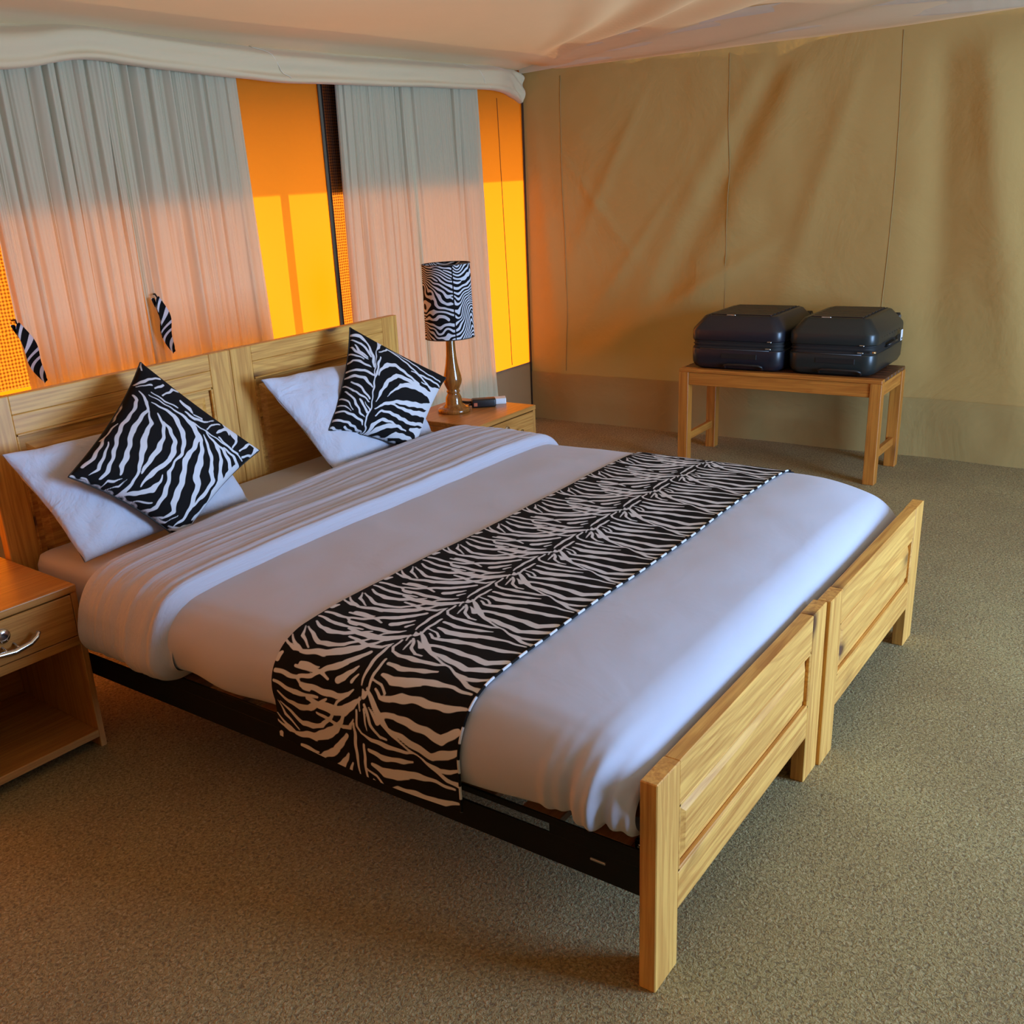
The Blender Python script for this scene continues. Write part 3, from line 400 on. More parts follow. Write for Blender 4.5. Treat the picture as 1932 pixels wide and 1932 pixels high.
# valance: a padded roll of liner cloth across the back wall
vx = np.array([XL, -.5, .3, .72, 1.0, 1.35, 1.8, 2.28, 2.9, 3.53, 3.80, 3.90, 3.955])
vb = np.array([1.92, 1.92, 1.90, 1.908, 1.958, 1.935, 1.914, 1.915, 1.925, 1.930, 1.925, 1.905, 1.86])
vt = np.array([2.03, 2.03, 2.02, 2.022, 2.066, 2.050, 2.028, 2.027, 2.033, 2.040, 2.048, 2.052, 2.055])
xs = np.linspace(XL, 3.955, 420); zb = np.interp(xs, vx, vb); zt = np.interp(xs, vx, vt)
ker = np.ones(15) / 15; zb = np.convolve(np.pad(zb, 7, 'edge'), ker, 'valid'); zt = np.convolve(np.pad(zt, 7, 'edge'), ker, 'valid')
vp = catmull([(.09, 1.5), (.05, 1.15), (.02, 1.02), (-.012, .85), (-.018, .55), (-.012, .28), (-.02, .12), (-.012, .0), (.02, -.02), (.05, .06)], 7)
VX = np.broadcast_to(xs[:, None], (len(xs), len(vp)))
VY = 2.745 + vp[None, :, 0] + .006 * vnoise(VX * 5, vp[None, :, 1] * 3 + 0 * VX, 5)
cf = smooth01(3.72, 3.95, xs)[:, None]
VY = VY + .075 * smooth01(3.55, 3.95, xs)[:, None]
VY = VY + cf * .010 * np.sin(vp[None, :, 1] * 13 + xs[:, None] * 40)
VZ = zb[:, None] + vp[None, :, 1] * (zt - zb)[:, None] + .004 * vnoise(VX * 4 + 9, vp[None, :, 1] * 2 + 0 * VX, 6)
val = struct(grid('trim_1', VX, VY, VZ, valance_m))
for xx in (1.82, 3.33):
    i = np.argmin(abs(xs - xx)); tube('seam', [(xx + .004 * j, VY[i, j] - .001, VZ[i, j]) for j in range(6, 48, 3)], .0016, plain('valance_seam', (.75, .68, .52, 1), .9), val, 5)
# thin dark tube running down the corner
struct(tube('trim_3', [(XR - .012, YB - .02, 0), (XR - .012, YB - .02, 2.06)], .006, plain('corner_dark_tube', (.045, .022, .008, 1), .9)))
# outside: awning that shades the top of the back wall, and its post
awn = plain('awning_canvas', (.3, .22, .12, 1), .9)
bm = bmesh.new()
vs = [bm.verts.new(c) for c in ((XL - 1, YB + .03, 2.10), (XR + 1, YB + .03, 2.10), (XR + 1, YB + 1.1, 1.846), (XL - 1, YB + 1.1, 1.846), (XL - 1, YB + .03, 2.12), (XR + 1, YB + .03, 2.12), (XR + 1, YB + 1.1, 1.87), (XL - 1, YB + 1.1, 1.87))]
for f in ((0, 1, 2, 3), (7, 6, 5, 4), (0, 4, 5, 1), (1, 5, 6, 2), (2, 6, 7, 3), (3, 7, 4, 0)): bm.faces.new([vs[i] for i in f])
struct(from_bm('trim_5', bm, awn))
struct(tube('trim_6', [(1.975, YB + .55, -.05), (1.965, YB + .5, 2.1)], .026, awn, seg=12))

# ------------------------------------------------------------------ curtains
curtain_m = translucent_cloth('curtain_muslin', (.80, .70, .46, 1), (.70, .80, .80, 1), .41, weave=900, bumpd=.0005)
def curtain(name, label, x0, x1, xb0, xb1, z0, z1, seed, dens=1.0, flat=None, group=None):
    nu, nv = 560, 40
    s = np.linspace(0, 1, nu)[:, None]; q = np.linspace(0, 1, nv)[None, :]
    rs = np.random.RandomState(seed)
    dmap = np.cumsum(.35 + rs.rand(24)); dmap = np.concatenate([[0], dmap]); dmap /= dmap[-1]
    ss = np.interp(s, np.linspace(0, 1, 25), dmap)
    ph = 2 * PI * ss * 10.5 * dens * (x1 - x0) / .6
    amp = .006 + .020 * np.abs(vnoise(ss * 9 + seed, q * 1.2 + 0 * ss, seed))
    if flat is not None: amp = amp * (1 - .8 * smooth01(flat[0], flat[0] + .06, s) * (1 - smooth01(flat[1], flat[1] + .06, s)))
    amp = amp * (.65 + .5 * q)
    w = amp * np.sin(ph + 1.6 * vnoise(ss * 6, q * 2 + 0 * ss, seed + 2)) + .35 * amp * np.sin(2.37 * ph + 2.0 * q + seed) + 0.0009 * np.sin(6.3 * ph + 5 * vnoise(ss * 20, q * 2 + 0 * ss, seed + 9))
    w += .010 * vnoise(ss * 12 + 3, q * 3 + 0 * ss, seed + 5) * q
    xa = x0 + (x1 - x0) * s; xb = xb0 + (xb1 - xb0) * s
    X = xa + (xb - xa) * q + .4 * amp * np.cos(ph) ; Y = 2.797 + w + 0 * q; Z = z1 + (z0 - z1) * q + 0 * s
    return tag(grid(name, X, Y, Z, curtain_m), label, 'curtain', group)
curtain('curtain', 'pale muslin curtain with a zebra tie at its edge, leftmost in the frame', .565, 1.15, .585, 1.155, .03, 1.99, 3)
curtain('curtain', 'pale muslin curtain behind the join of the two headboards', 1.12, 1.750, 1.13, 1.800, .03, 1.99, 8)
curtain('curtain', 'narrow pale muslin curtain beside the dark net strip, behind the headboard end', 2.345, 2.89, 2.32, 2.93, .03, 1.96, 14, 1.1)
curtain('curtain', 'pale muslin curtain hanging behind the zebra lamp', 2.86, 3.475, 2.90, 3.545, .03, 1.96, 21, .75, flat=(.08, .55))
rod = struct(tube('trim_7', [(-.4, 2.80, 1.992), (3.55, 2.80, 1.992)], .008, dark_line))
# zebra tie bands
def tie(x, z0, z1, label, lean):
    n = 60; s = np.linspace(0, 1, n)[:, None]; a = np.linspace(-1, 1, 9)[None, :]
    wdt = .022 * (.35 + 1.0 * np.sin(np.clip(s * 1.05, 0, 1) * PI) ** .7)
    X = x + lean * s + wdt * a * .9; Y = 2.750 + .010 * np.cos(s * 9) - .006 * a * a; Z = z0 + (z1 - z0) * s + .006 * a
    t_ = grid('tie_band', X, Y, Z, zebra, attr={'zebra': .01 * np.sin(s * 34 + a * 2.5 + np.sin(s * 11)) + .004})
    tag(t_, label, 'curtain tie', 'zebra curtain tie bands')
    X2 = x - .012 + lean * .8 * s + .008 * a; Y2 = 2.758 + .01 * np.cos(s * 7) + 0 * a; Z2 = z0 + (z1 - z0) * .72 * s + 0 * a
    grid('loop_strip', X2, Y2, Z2, zebra, t_, attr={'zebra': .01 * np.sin(s * 20 + a) + .004})
    tube('hook', [(x - .005, 2.75, z0 + .004), (x + .006, 2.775, z0 + .014), (x + .012, 2.81, z0 + .010)], .0035, dark_line, t_, 6)
tie(.552, 1.075, .86, 'zebra print tie band hanging at the far left beside the orange net window', .055)
tie(1.158, 1.095, .872, 'zebra print tie band hanging on the pale curtains above the left headboard', .028)

# ------------------------------------------------------------------ beds
def raised_panel(name, x0, x1, yf, yb, z0, z1, m, parent, side=-1):
    """recessed field with a bevelled raised centre facing -y (side -1)"""
    bm = bmesh.new()
    ymid = yf + .012
    bm_box(bm, x0 - .004, x1 + .004, ymid, yb - .006, z0 - .004, z1 + .004, 0)
    o = .016; i = .034
    pts0 = [(x0 + o, z0 + o), (x1 - o, z0 + o), (x1 - o, z1 - o), (x0 + o, z1 - o)]; pts1 = [(x0 + i, z0 + i), (x1 - i, z0 + i), (x1 - i, z1 - i), (x0 + i, z1 - i)]
    A = [bm.verts.new((a, ymid, b)) for a, b in pts0]; B = [bm.verts.new((a, yf + .003, b)) for a, b in pts1]
    for k in range(4): bm.faces.new((A[k], A[(k + 1) % 4], B[(k + 1) % 4], B[k]))
    bm.faces.new(B)
    bmesh.ops.recalc_face_normals(bm, faces=bm.faces)
    return from_bm(name, bm, m, parent)
def moulding(x0, x1, y, z0, z1, m, parent):
    for a in ((x0, x1, z0, z0 + .008), (x0, x1, z1 - .008, z1)):
        box('moulding', a[0], a[1], y + .001, y + .012, a[2], a[3], m, parent, .002)
    for a in ((x0, x0 + .008), (x1 - .008, x1)): box('moulding', a[0], a[1], y + .001, y + .012, z0, z1, m, parent, .002)
L = 2.06; H = .4555; T = .034; WP = .0935; HH = .9606
def bed(x0, W, yo, label, rail_near):
    b = thing('single_bed', label, 'bed', (x0, 0, 0), 0, 'single beds pushed together')
    y0, y1 = yo, yo + T
    # footboard
    box('footboard_post', 0, WP, y0, y1, 0, H, pine[2], b); box('footboard_post', W - WP, W - .001, y0, y1, 0, H, pine[2], b)
    box('footboard_rail', WP, W - WP, y0 + .001, y1 - .001, .362, H - .0005, pine[0], b); box('footboard_rail', WP, W - WP, y0 + .001, y1 - .001, .128, .212, pine[0], b)
    raised_panel('footboard_panel', WP, W - WP, y0, y1, .212, .362, pine[0], b); moulding(WP, W - WP, y0, .212, .362, pine[0], b)
    # headboard
    hy = L
    box('headboard_post', 0, WP, hy, hy + .034, 0, HH, pine[2], b); box('headboard_post', W - WP, W - .001, hy, hy + .034, 0, HH, pine[2], b)
    box('headboard_rail', WP, W - WP, hy + .001, hy + .033, .905, HH - .0005, pine[0], b); box('headboard_rail', WP, W - WP, hy + .001, hy + .033, .848, .9045, pine[0], b)
    box('headboard_rail', WP, W - WP, hy + .001, hy + .033, .30, .40, pine[0], b)
    for k in range(3):
        z = .40 + k * .149; box('headboard_plank', WP, W - WP, hy + .014, hy + .028, z, z + .1485, pine[0], b, .0015)
    bm = bmesh.new()   # raised field
    A = [(WP + .03, .43), (W - WP - .03, .43), (W - WP - .03, .818), (WP + .03, .818)]; B2 = [(WP + .052, .452), (W - WP - .052, .452), (W - WP - .052, .796), (WP + .052, .796)]
    a_ = [bm.verts.new((p_[0], hy + .0138, p_[1])) for p_ in A]; b_ = [bm.verts.new((p_[0], hy + .004, p_[1])) for p_ in B2]
    for k in range(4): bm.faces.new((a_[k], a_[(k + 1) % 4], b_[(k + 1) % 4], b_[k]))
    bm.faces.new(b_); bmesh.ops.recalc_face_normals(bm, faces=bm.faces)
    from_bm('headboard_panel', bm, pine[0], b); moulding(WP, W - WP, hy, .40, .848, pine[0], b)
    # black side rails with slots
    for xx in (.006, W - .012):
        bm = bmesh.new()
        zt_, zb_ = .3025, .2031; s0, s1 = .267, .287
        ys = [T + yo, .228, .452, 1.505, 1.90, L]
        if xx > .5: ys = [T + yo, L / 2, L / 2 + .01, L - .02, L - .01, L]
        bm_box(bm, xx, xx + .006, ys[0], ys[5], s1, zt_, .0015); bm_box(bm, xx, xx + .006, ys[0], ys[5], zb_, s0, .0015)
        bm_box(bm, xx + .0005, xx + .0055, ys[0], ys[1], s0 - .002, s1 + .002); bm_box(bm, xx + .0005, xx + .0055, ys[2], ys[3], s0 - .002, s1 + .002); bm_box(bm, xx + .0005, xx + .0055, ys[4], ys[5], s0 - .002, s1 + .002)
        from_bm('side_rail', bm, black_paint, b)
    if rail_near:
        box('rail_bolt', .002, .008, .105, .137, .244, .249, plain('worn_steel', (.35, .33, .3, 1), .4, .8), b, .001)
        box('corner_bracket', .035, .045, .038, .062, .235, .300, black_paint, b, .002)
        tube('bracket_screw', [(.030, .050, .292), (.0345, .050, .292)], .004, chrome, b, 8); tube('bracket_screw', [(.030, .050, .262), (.0345, .050, .262)], .004, chrome, b, 8)
    # slats
    proto = box('slat', .014, W - .014, 0, .085, .280, .2995, slatwood, b, .002)
    for k in range(13):
        o = proto if k == 0 else proto.copy()
        if k: link(o, b)
        o.location = (0, .06 + k * .150, 0)
    return b
bed(0, .9096, 0.0, 'nearer pine single bed with knotty footboard and black side rail', True)
bed(.9106, .8920, -.0095, 'farther pine single bed, its footboard standing slightly forward', False)

# mattress with a white fitted sheet
def rounded_slab(name, x0, x1, y0, y1, z0, z1, r, m, parent=None, nx=60, ny=60, puff=.0):
    prof = [(r, 0), (r * .3, .0 + r * .3), (0, r)] ; h = z1 - z0
    ring = [(r, 0), (r * .3, r * .3), (0, r), (-.004, h * .5), (0, h - r), (r * .3, h - r * .3), (r, h)]
    bm = bmesh.new(); rings = []
    def rr_(inset, z, rad):
        out = []
        for cx, cy, a0 in ((x1 - rad, y1 - rad, 0), (x0 + rad, y1 - rad, 90), (x0 + rad, y0 + rad, 180), (x1 - rad, y0 + rad, 270)):
            for k in range(7):
                a = math.radians(a0 + k * 15); out.append(bm.verts.new((cx + (rad - inset) * math.cos(a), cy + (rad - inset) * math.sin(a), z)))
        return out
    for ins, z in ring: rings.append(rr_(ins, z0 + z, max(r * 1.6, .03)))
    n = len(rings[0])
    for i in range(len(rings) - 1):
        for k in range(n): bm.faces.new((rings[i][k], rings[i][(k + 1) % n], rings[i + 1][(k + 1) % n], rings[i + 1][k]))
    bm.faces.new(rings[0][::-1]); bm.faces.new(rings[-1])
    return from_bm(name, bm, m, parent, True)
mt = tag(rounded_slab('mattress', .045, 1.765, .19, 2.045, .302, .505, .035, white_sheet), 'mattress in a white fitted sheet lying across both pine beds', 'mattress')

# duvet cross-section, from the near hem over the top to the far hem
SEC = catmull([(.045, .333), (.0, .336), (-.036, .358), (-.047, .415), (-.028, .468), (.022, .508), (.12, .524), (.45, .530), (.90, .527), (1.35, .530), (1.66, .523), (1.77, .500), (1.83, .455), (1.845, .395), (1.825, .345)], 14)
def resample(S, n):
    d = np.r_[0, np.cumsum(np.hypot(*np.diff(S, axis=0).T))]; q = np.linspace(0, d[-1], n)
    return np.stack([np.interp(q, d, S[:, 0]), np.interp(q, d, S[:, 1])], -1), q
SECR, ARC = resample(SEC, 420)
TAN = np.gradient(SECR, axis=0); TAN /= np.linalg.norm(TAN, axis=1)[:, None]; NRM = np.stack([-TAN[:, 1], TAN[:, 0]], -1)   # outward
def duvet_point(i_sec, y):
    """i_sec: arrays of section coords (X,Z,normals) broadcast with y"""
    X, Z, NX, NZ = i_sec
    g = smooth01(.30, .0, y)               # foot rounding
    t1 = np.clip((.38 - y) / .33, 0, 1); t2 = np.clip((.135 - y) / .095, 0, 1)
    k = .16 * t1 * t1 + .45 * (1 - np.sqrt(np.maximum(1 - t2 ** 2, 0)))
    Z = .335 + (Z - .335) * (1 - k)
    far = smooth01(1.2, 1.82, X); near = smooth01(.25, -.04, X)
    X = X - far * .045 * g * g
    t3 = np.clip((.115 - y) / .075, 0, 1); X = X + (near * .085 - far * .05) * (1 - np.sqrt(np.maximum(1 - t3 ** 2, 0)))
    Z = Z - .03 * far * g
    # bunched cloth at the near foot corner
    d = smooth01(.26, .10, y) * near * (.011 * np.sin(y * 78 + Z * 9 + 1) + .005 * np.sin(y * 190 + Z * 16)) * smooth01(.52, .40, Z)
    d = d + .0035 * vnoise(X * 4 + 3, y * 4 + 2, 31) + .0015 * vnoise(X * 11, y * 9, 32)
    hang = smooth01(.47, .36, Z) * (near + far)
    d = d + hang * .006 * np.sin(y * 14 + 2 * np.sin(y * 5))
    return X + NX * d, Z + NZ * d
def duvet_sheet(name, y0, y1, ny, m, off, parent=None, secs=None, zcut=None):
    ys = np.linspace(y0, y1, ny); S = SECR if secs is None else SECR[secs]; Nn = NRM if secs is None else NRM[secs]
    Yg = np.broadcast_to(ys[None, :], (len(S), ny))
    sec = [np.broadcast_to(S[:, 0:1], Yg.shape), np.broadcast_to(S[:, 1:2], Yg.shape), np.broadcast_to(Nn[:, 0:1], Yg.shape), np.broadcast_to(Nn[:, 1:2], Yg.shape)]
    X, Z = duvet_point(sec, Yg)
    o = off(Yg, sec) if callable(off) else off
    return X + sec[2] * o, Yg.copy(), Z + sec[3] * o
def body_off(Y, sec): return -.02 * smooth01(1.60, 1.64, Y)
X, Y, Z = duvet_sheet('duvet', .042, 1.64, 420, white_sheet, body_off)
duv = grid('duvet', X, Y, Z, white_sheet, flip=True)
tag(duv, 'white duvet spread over both beds with its top folded back', 'duvet')
def band_off(Y, sec):
    a = smooth01(1.285, 1.325, Y) * smooth01(1.670, 1.635, Y)
    return -.004 + (.030 + .010 * smooth01(.45, .52, sec[1])) * a - .030 * smooth01(1.650, 1.672, Y) + a * .0030 * vnoise(sec[0] * 1.1 + Y * 5, Y * 42, 41) + a * .0022 * vnoise(sec[0] * 2.3 + Y * 9, Y * 85 + 3, 42)
X, Y, Z = duvet_sheet('fold', 1.28, 1.672, 170, white_fold, band_off)
Y = Y + .055 * smooth01(.0, 1.1, X) * np.clip((Y - 1.33) / .34, 0, 1)
hem = smooth01(.40, .335, Z) * (Y > 0)
Z = Z - hem * .0 ; X = X - smooth01(.44, .36, Z) * smooth01(.3, -.05, X) * .012
grid('folded_band', X, Y, Z, white_fold, duv, flip=True)

# runner
RS, _ = resample(SEC, 760)
i0 = 0
RT = np.gradient(RS, axis=0); RT /= np.linalg.norm(RT, axis=1)[:, None]; RN = np.stack([-RT[:, 1], RT[:, 0]], -1)
# extend both hems downward
def ext(p, n_, k): return [(p[0] + (-.002 if k == 0 else .002) * j * 0 , p[1] - .0028 * j) for j in range(1, n_)]
k0 = np.argmin(abs(RS[:120, 1] - .385)); lo = ext(RS[k0], 34, 0)[::-1]; hi = ext(RS[-1] + np.array([.01, 0]), 26, 1)
RS2 = np.vstack([lo, RS[k0:-8], hi]); RS2, RA = resample(RS2, 760)
RT = np.gradient(RS2, axis=0); RT /= np.linalg.norm(RT, axis=1)[:, None]; RN = np.stack([-RT[:, 1], RT[:, 0]], -1)
ys = np.linspace(.388, .915, 190)
Yg = np.broadcast_to(ys[None, :], (len(RS2), 190)); bc = lambda a: np.broadcast_to(a[:, None], Yg.shape)
X, Z = duvet_point([bc(RS2[:, 0]), bc(RS2[:, 1]), bc(RN[:, 0]), bc(RN[:, 1])], Yg)
X = X + bc(RN[:, 0]) * .006; Z = Z + bc(RN[:, 1]) * .006
sag = smooth01(.36, .27, bc(RS2[:, 1])) * smooth01(.5, -.05, bc(RS2[:, 0]))
Z = Z - sag * .012 * np.sin((Yg - .388) / .527 * PI * 1.0)
mid = np.argmin(abs(RS2[:, 0] - .6)); PX = RA - RA[mid] + .6
per = .193
F = stroke_field(np.mod(bc(PX), per), Yg, TILE, offs=[k * per for k in range(-4, 4)], wob=.0011)
run = tag(grid('bed_runner', X, Yg + .0, Z, zebra, attr={'zebra': F}, flip=True), 'zebra print bed runner laid across the white duvet', 'bed runner')
e = [(X[i, 0] + RN[i, 0] * .001, Yg[i, 0], Z[i, 0] + RN[i, 1] * .001) for i in range(0, 760, 3) if not (RS2[i, 0] > 1.5 and RS2[i, 1] < .508)]
n_ = len(e); sg = 8
dash = raw  # piping with small black and white dashes
ang = np.linspace(0, 2 * PI, sg, endpoint=False); E = np.array(e)
TX = E[:, None, 0] + RN[::3][:n_, None, 0] * .0028 * np.cos(ang); TY = E[:, None, 1] + .0028 * np.sin(ang)[None, :]; TZ = E[:, None, 2] + RN[::3][:n_, None, 1] * .0028 * np.cos(ang)
TXc = np.hstack([TX, TX[:, :1]]); TYc = np.hstack([TY, TY[:, :1]]); TZc = np.hstack([TZ, TZ[:, :1]])
aa = np.broadcast_to((np.sin(np.arange(n_) * .95) * .01)[:, None], TXc.shape)
grid('piping', TXc, TYc, TZc, zebra, run, attr={'zebra': aa})

# pillows
def pillow(name, label, TL, BL, BR, TR, puff):
    T_, L_, R_, B_ = TL, BL, TR, BR
    u, v, P, N = cushion_surface(T_, L_, R_, B_, puff, 90, 1, power=.36, bow=.045)
    P = P + N[None, None] * (.007 * vnoise(u * 7, v * 5, 51) + .003 * vnoise(u * 17 + v * 6, v * 12, 52))[..., None]
    t = tag(grid(name, P[..., 0], P[..., 1], P[..., 2], white_pillow), label, 'pillow', 'white bed pillows')
    u2, v2, P2, _ = cushion_surface(T_, L_, R_, B_, puff * .55, 50, -1, power=.36, bow=.045)
    grid('back_cover', P2[..., 0], P2[..., 1], P2[..., 2], white_pillow, t, flip=True)
    return t
pillow('pillow', 'white pillow propped on the headboard behind the left zebra cushion', (-.012, 1.96, .825), (.055, 1.765, .522), (.66, 1.765, .53), (.66, 1.985, .80), .055)
pillow('pillow', 'white pillow propped on the headboard behind the right zebra cushion', (.945, 1.96, .855), (1.05, 1.755, .522), (1.63, 1.77, .53), (1.63, 1.985, .83), .055)
GC = 'zebra print cushions'
put_cushion('cushion', 'zebra print cushion standing on its corner on the nearer bed', CFG_L, CUSH_L, GC)
put_cushion('cushion', 'zebra print cushion leaning on the headboard beside the lamp', CFG_R, CUSH_R, GC)

# ------------------------------------------------------------------ bedside tables
def bedside(label, x, y, rz, handle_x):
    t = thing('bedside_table', label, 'bedside table', (x, y, 0), rz, 'bedside tables')
    W, D, Hn = .45, .43, .497      # local: x 0..W, y 0..D (front at 0)
    box('table_top', 0, W, -.002, D, Hn - .021, Hn, stand[0], t, .003, 2)
    box('side_panel', 0, .018, .001, D, 0, Hn - .021, stand[2], t, .0015); box('side_panel', W - .018, W, .001, D, 0, Hn - .021, stand[2], t, .0015)
    box('back_panel', .018, W - .018, D - .012, D - .002, .035, Hn - .022, stand[0], t, 0)
    box('drawer_front', .0195, W - .0195, 0.0, .018, .353, .4715, stand[0], t, .002)
    box('drawer_box', .024, W - .024, .018, D - .03, .36, .46, stand[1], t, 0)
    box('rail', .018, W - .018, .001, .02, .325, .3505, stand[0], t, .001)
    box('divider_shelf', .018, W - .018, .02, D - .012, .332, .345, stand[0], t, 0)
    box('bottom_shelf', .018, W - .018, .001, D - .012, .034, .056, stand[0], t, .001)
    hx = handle_x
    h = tube('handle', [(hx - .075, -.026, .417), (hx - .066, -.030, .406), (hx - .045, -.034, .397), (hx, -.036, .392), (hx + .045, -.034, .397), (hx + .066, -.030, .406), (hx + .075, -.026, .417)], [.006, .0065, .007, .008, .007, .0065, .006], chrome, t, 12)
    for sx in (-.045, .045): tube('handle_post', [(hx + sx * .35, .001, .400), (hx + sx * .35, -.034, .394)], .0035, chrome, h, 8)
    pl_ = lathe('keyhole_plate', [(.0001, .0), (.020, .0), (.020, .004), (.016, .008), (.008, .009), (.0001, .009)], (0, 0, 0), chrome, h, 24)
    pl_.location = (hx - .008, 0, .430); pl_.rotation_euler = (PI / 2, 0, 0)
    return t
bedside('honey wood bedside table beside the nearer bed, chrome handle and open shelf', -.468, 1.722, math.radians(-2), .238)
bedside('honey wood bedside table under the zebra lamp, beside the farther bed', 1.905, 1.755, 0, .225)

# ------------------------------------------------------------------ lamp
LX, LY = 2.10, 2.02
lamp = thing('table_lamp', 'table lamp with turned amber wood stand and zebra print drum shade', 'lamp', (LX, LY, .497))
t = NT('lacquered_amber_wood'); v = t.coords((30, 30, 4)); f = t.noise(v, 2, 4, .6, 1.0)
lac = t.set(Base_Color=t.ramp(f, [(.3, (.13, .040, .007, 1)), (.7, (.33, .12, .022, 1))]), Roughness=.16); t.b.inputs['Coat Weight'].default_value = .6
base = [(.0001, 0), (.070, 0), (.073, .006), (.073, .014), (.067, .020), (.056, .023), (.050, .026), (.046, .030), (.040, .036)]
lathe('base', base, (0, 0, 0), lac, lamp)
stem = [(.040, .034), (.037, .042), (.0365, .052), (.035, .066), (.029, .078), (.026, .084), (.030, .090), (.030, .094), (.026, .099), (.031, .110), (.038, .126), (.041, .142), (.039, .160), (.033, .185), (.027, .215), (.0225, .25), (.0205, .285), (.0195, .33), (.019, .36), (.0001, .36)]
lathe('stem', stem, (0, 0, 0), lac, lamp)
th = np.linspace(0, 2 * PI, 300); zz = np.linspace(.330, .640, 220)
TH, ZZ = np.meshgrid(th, zz, indexing='ij')
R_ = .107 - .004 * (ZZ - .330) / .31
# branching stripe field: flowing phase with dislocations
def branching(U, V, freq, seed, nd, tilt=.6):
    rs = np.random.RandomState(seed)
    ph = 2 * PI * freq * (V + .05 * vnoise(U * 12 + 5, V * 9 + 5, seed) * 1.35 + .010 * vnoise(U * 35, V * 30, seed + 7))
    for k in range(nd):
        cx, cy = rs.rand() * (U.max() - U.min()) + U.min(), rs.rand() * (V.max() - V.min()) + V.min(); s_ = 1 if k % 2 else -1
        ph = ph + s_ * np.arctan2(V - cy, U - cx)
    return np.sin(ph + 1.1 * vnoise(U * 40, V * 40, seed + 1)) + .08
U = TH * .1
FZ = branching(U, ZZ, 58, 5, 46) * 1.0
FZ = np.where(np.abs(((TH + .0) % (2 * PI)) - 4.05) < .018, 1.0, FZ)
shade = grid('shade', R_ * np.cos(TH), R_ * np.sin(TH), ZZ, zebra_lamp, lamp, attr={'zebra': FZ})
md = shade.modifiers.new('thickness', 'SOLIDIFY'); md.thickness = .0018
for z_, nm in ((.640, 'top_rim'), (.330, 'bottom_rim')):
    r0 = .103 if z_ > .5 else .107
    tube(nm, [(r0 * math.cos(a), r0 * math.sin(a), z_) for a in np.linspace(0, 2 * PI, 60)], .0022, plain('dark_rim', (.05, .03, .02, 1), .6), lamp, 6)
lathe('socket', [(.0001, .36), (.016, .36), (.016, .41), (.0001, .41)], (0, 0, 0), plain('cream_socket', (.7, .65, .55, 1), .4), lamp, 20)
lathe('bulb', [(.0001, .41), (.013, .41), (.02, .43), (.03, .455), (.031, .475), (.022, .497), (.0001, .505)], (0, 0, 0), plain('frosted_bulb', (.8, .8, .78, 1), .3), lamp, 24)
for a in (0, 2.094, 4.189): tube('spider_arm', [(.012 * math.cos(a), .012 * math.sin(a), .60), (.103 * math.cos(a), .103 * math.sin(a), .636)], .0015, dark_line, lamp, 6)
lathe('spider_ring', [(.0001, .595), (.014, .595), (.014, .605), (.0001, .605)], (0, 0, 0), dark_line, lamp, 16)
tube('harp', [(.0, 0, .41), (0, 0, .60)], .002, dark_line, lamp, 6)

# two-way radio and small white box
rad = thing('two_way_radio', 'small black two-way radio with stubby aerial lying beside the lamp', 'radio', (2.235, 1.955, .497), math.radians(-50))
blk = plain('black_plastic', (.012, .010, .010, 1), .45)
box('body', -.055, .055, -.027, .027, 0, .038, blk, rad, .008, 3, True)
tube('aerial', [(-.052, .014, .018), (-.075, .017, .020), (-.135, .026, .030)], [.0075, .0065, .0045], blk, rad, 10)
tube('knob', [(-.053, -.010, .016), (-.068, -.010, .016)], .006, blk, rad, 12)
o = box('speaker_patch', -.046, -.030, -.029, -.0255, .008, .024, plain('faded_orange_label', (.50, .12, .05, 1), .6), rad, .001)
tag(box('card_box', -.047, .047, -.028, .028, 0, .026, plain('white_card', (.72, .76, .80, 1), .6), None, .002), 'small white card box behind the black radio', 'box')
bpy.data.objects['card_box'].location = (2.315, 1.945, .497); bpy.data.objects['card_box'].rotation_euler = (0, 0, math.radians(-52))

# ------------------------------------------------------------------ luggage bench
B0x, B1x, B0y, B1y, BZ = 3.365, 3.775, .535, 1.53, .498
bench = thing('luggage_bench', 'knotty amber pine luggage bench with slatted top against the right wall', 'bench', ((B0x + B1x) / 2, (B0y + B1y) / 2, 0))
def bb(name, x0, x1, y0, y1, z0, z1, m, bev=.002):
    ox, oy = (B0x + B1x) / 2, (B0y + B1y) / 2
    return box(name, x0 - ox, x1 - ox, y0 - oy, y1 - oy, z0, z1, m, bench, bev)
lw = .052
for x_ in (B0x, B1x - lw):
    for y_ in (B0y, B1y - lw): bb('leg', x_, x_ + lw, y_, y_ + lw, 0, BZ - .018, amber[2])
bb('apron', B0x + .006, B0x + .028, B0y + lw, B1y - lw, .415, BZ - .0185, amber[1]); bb('apron', B1x - .028, B1x - .006, B0y + lw, B1y - lw, .415, BZ - .0185, amber[1])
bb('apron', B0x + lw, B1x - lw, B0y + .006, B0y + .028, .415, BZ - .0185, amber[0]); bb('apron', B0x + lw, B1x - lw, B1y - .028, B1y - .006, .415, BZ - .0185, amber[0])
bb('stretcher', B0x + lw, B1x - lw, B0y + .015, B0y + .037, .11, .15, amber[0]); bb('stretcher', B0x + lw, B1x - lw, B1y - .037, B1y - .015, .11, .15, amber[0])
bb('slat', B0x, B0x + .045, B0y, B1y, BZ - .018, BZ, amber[1])
for k in range(6):
    a = B0x + .051 + k * .0605; bb('slat', a, a + .0535, B0y + .002, B1y - .002, BZ - .018, BZ - .001, slat_top)

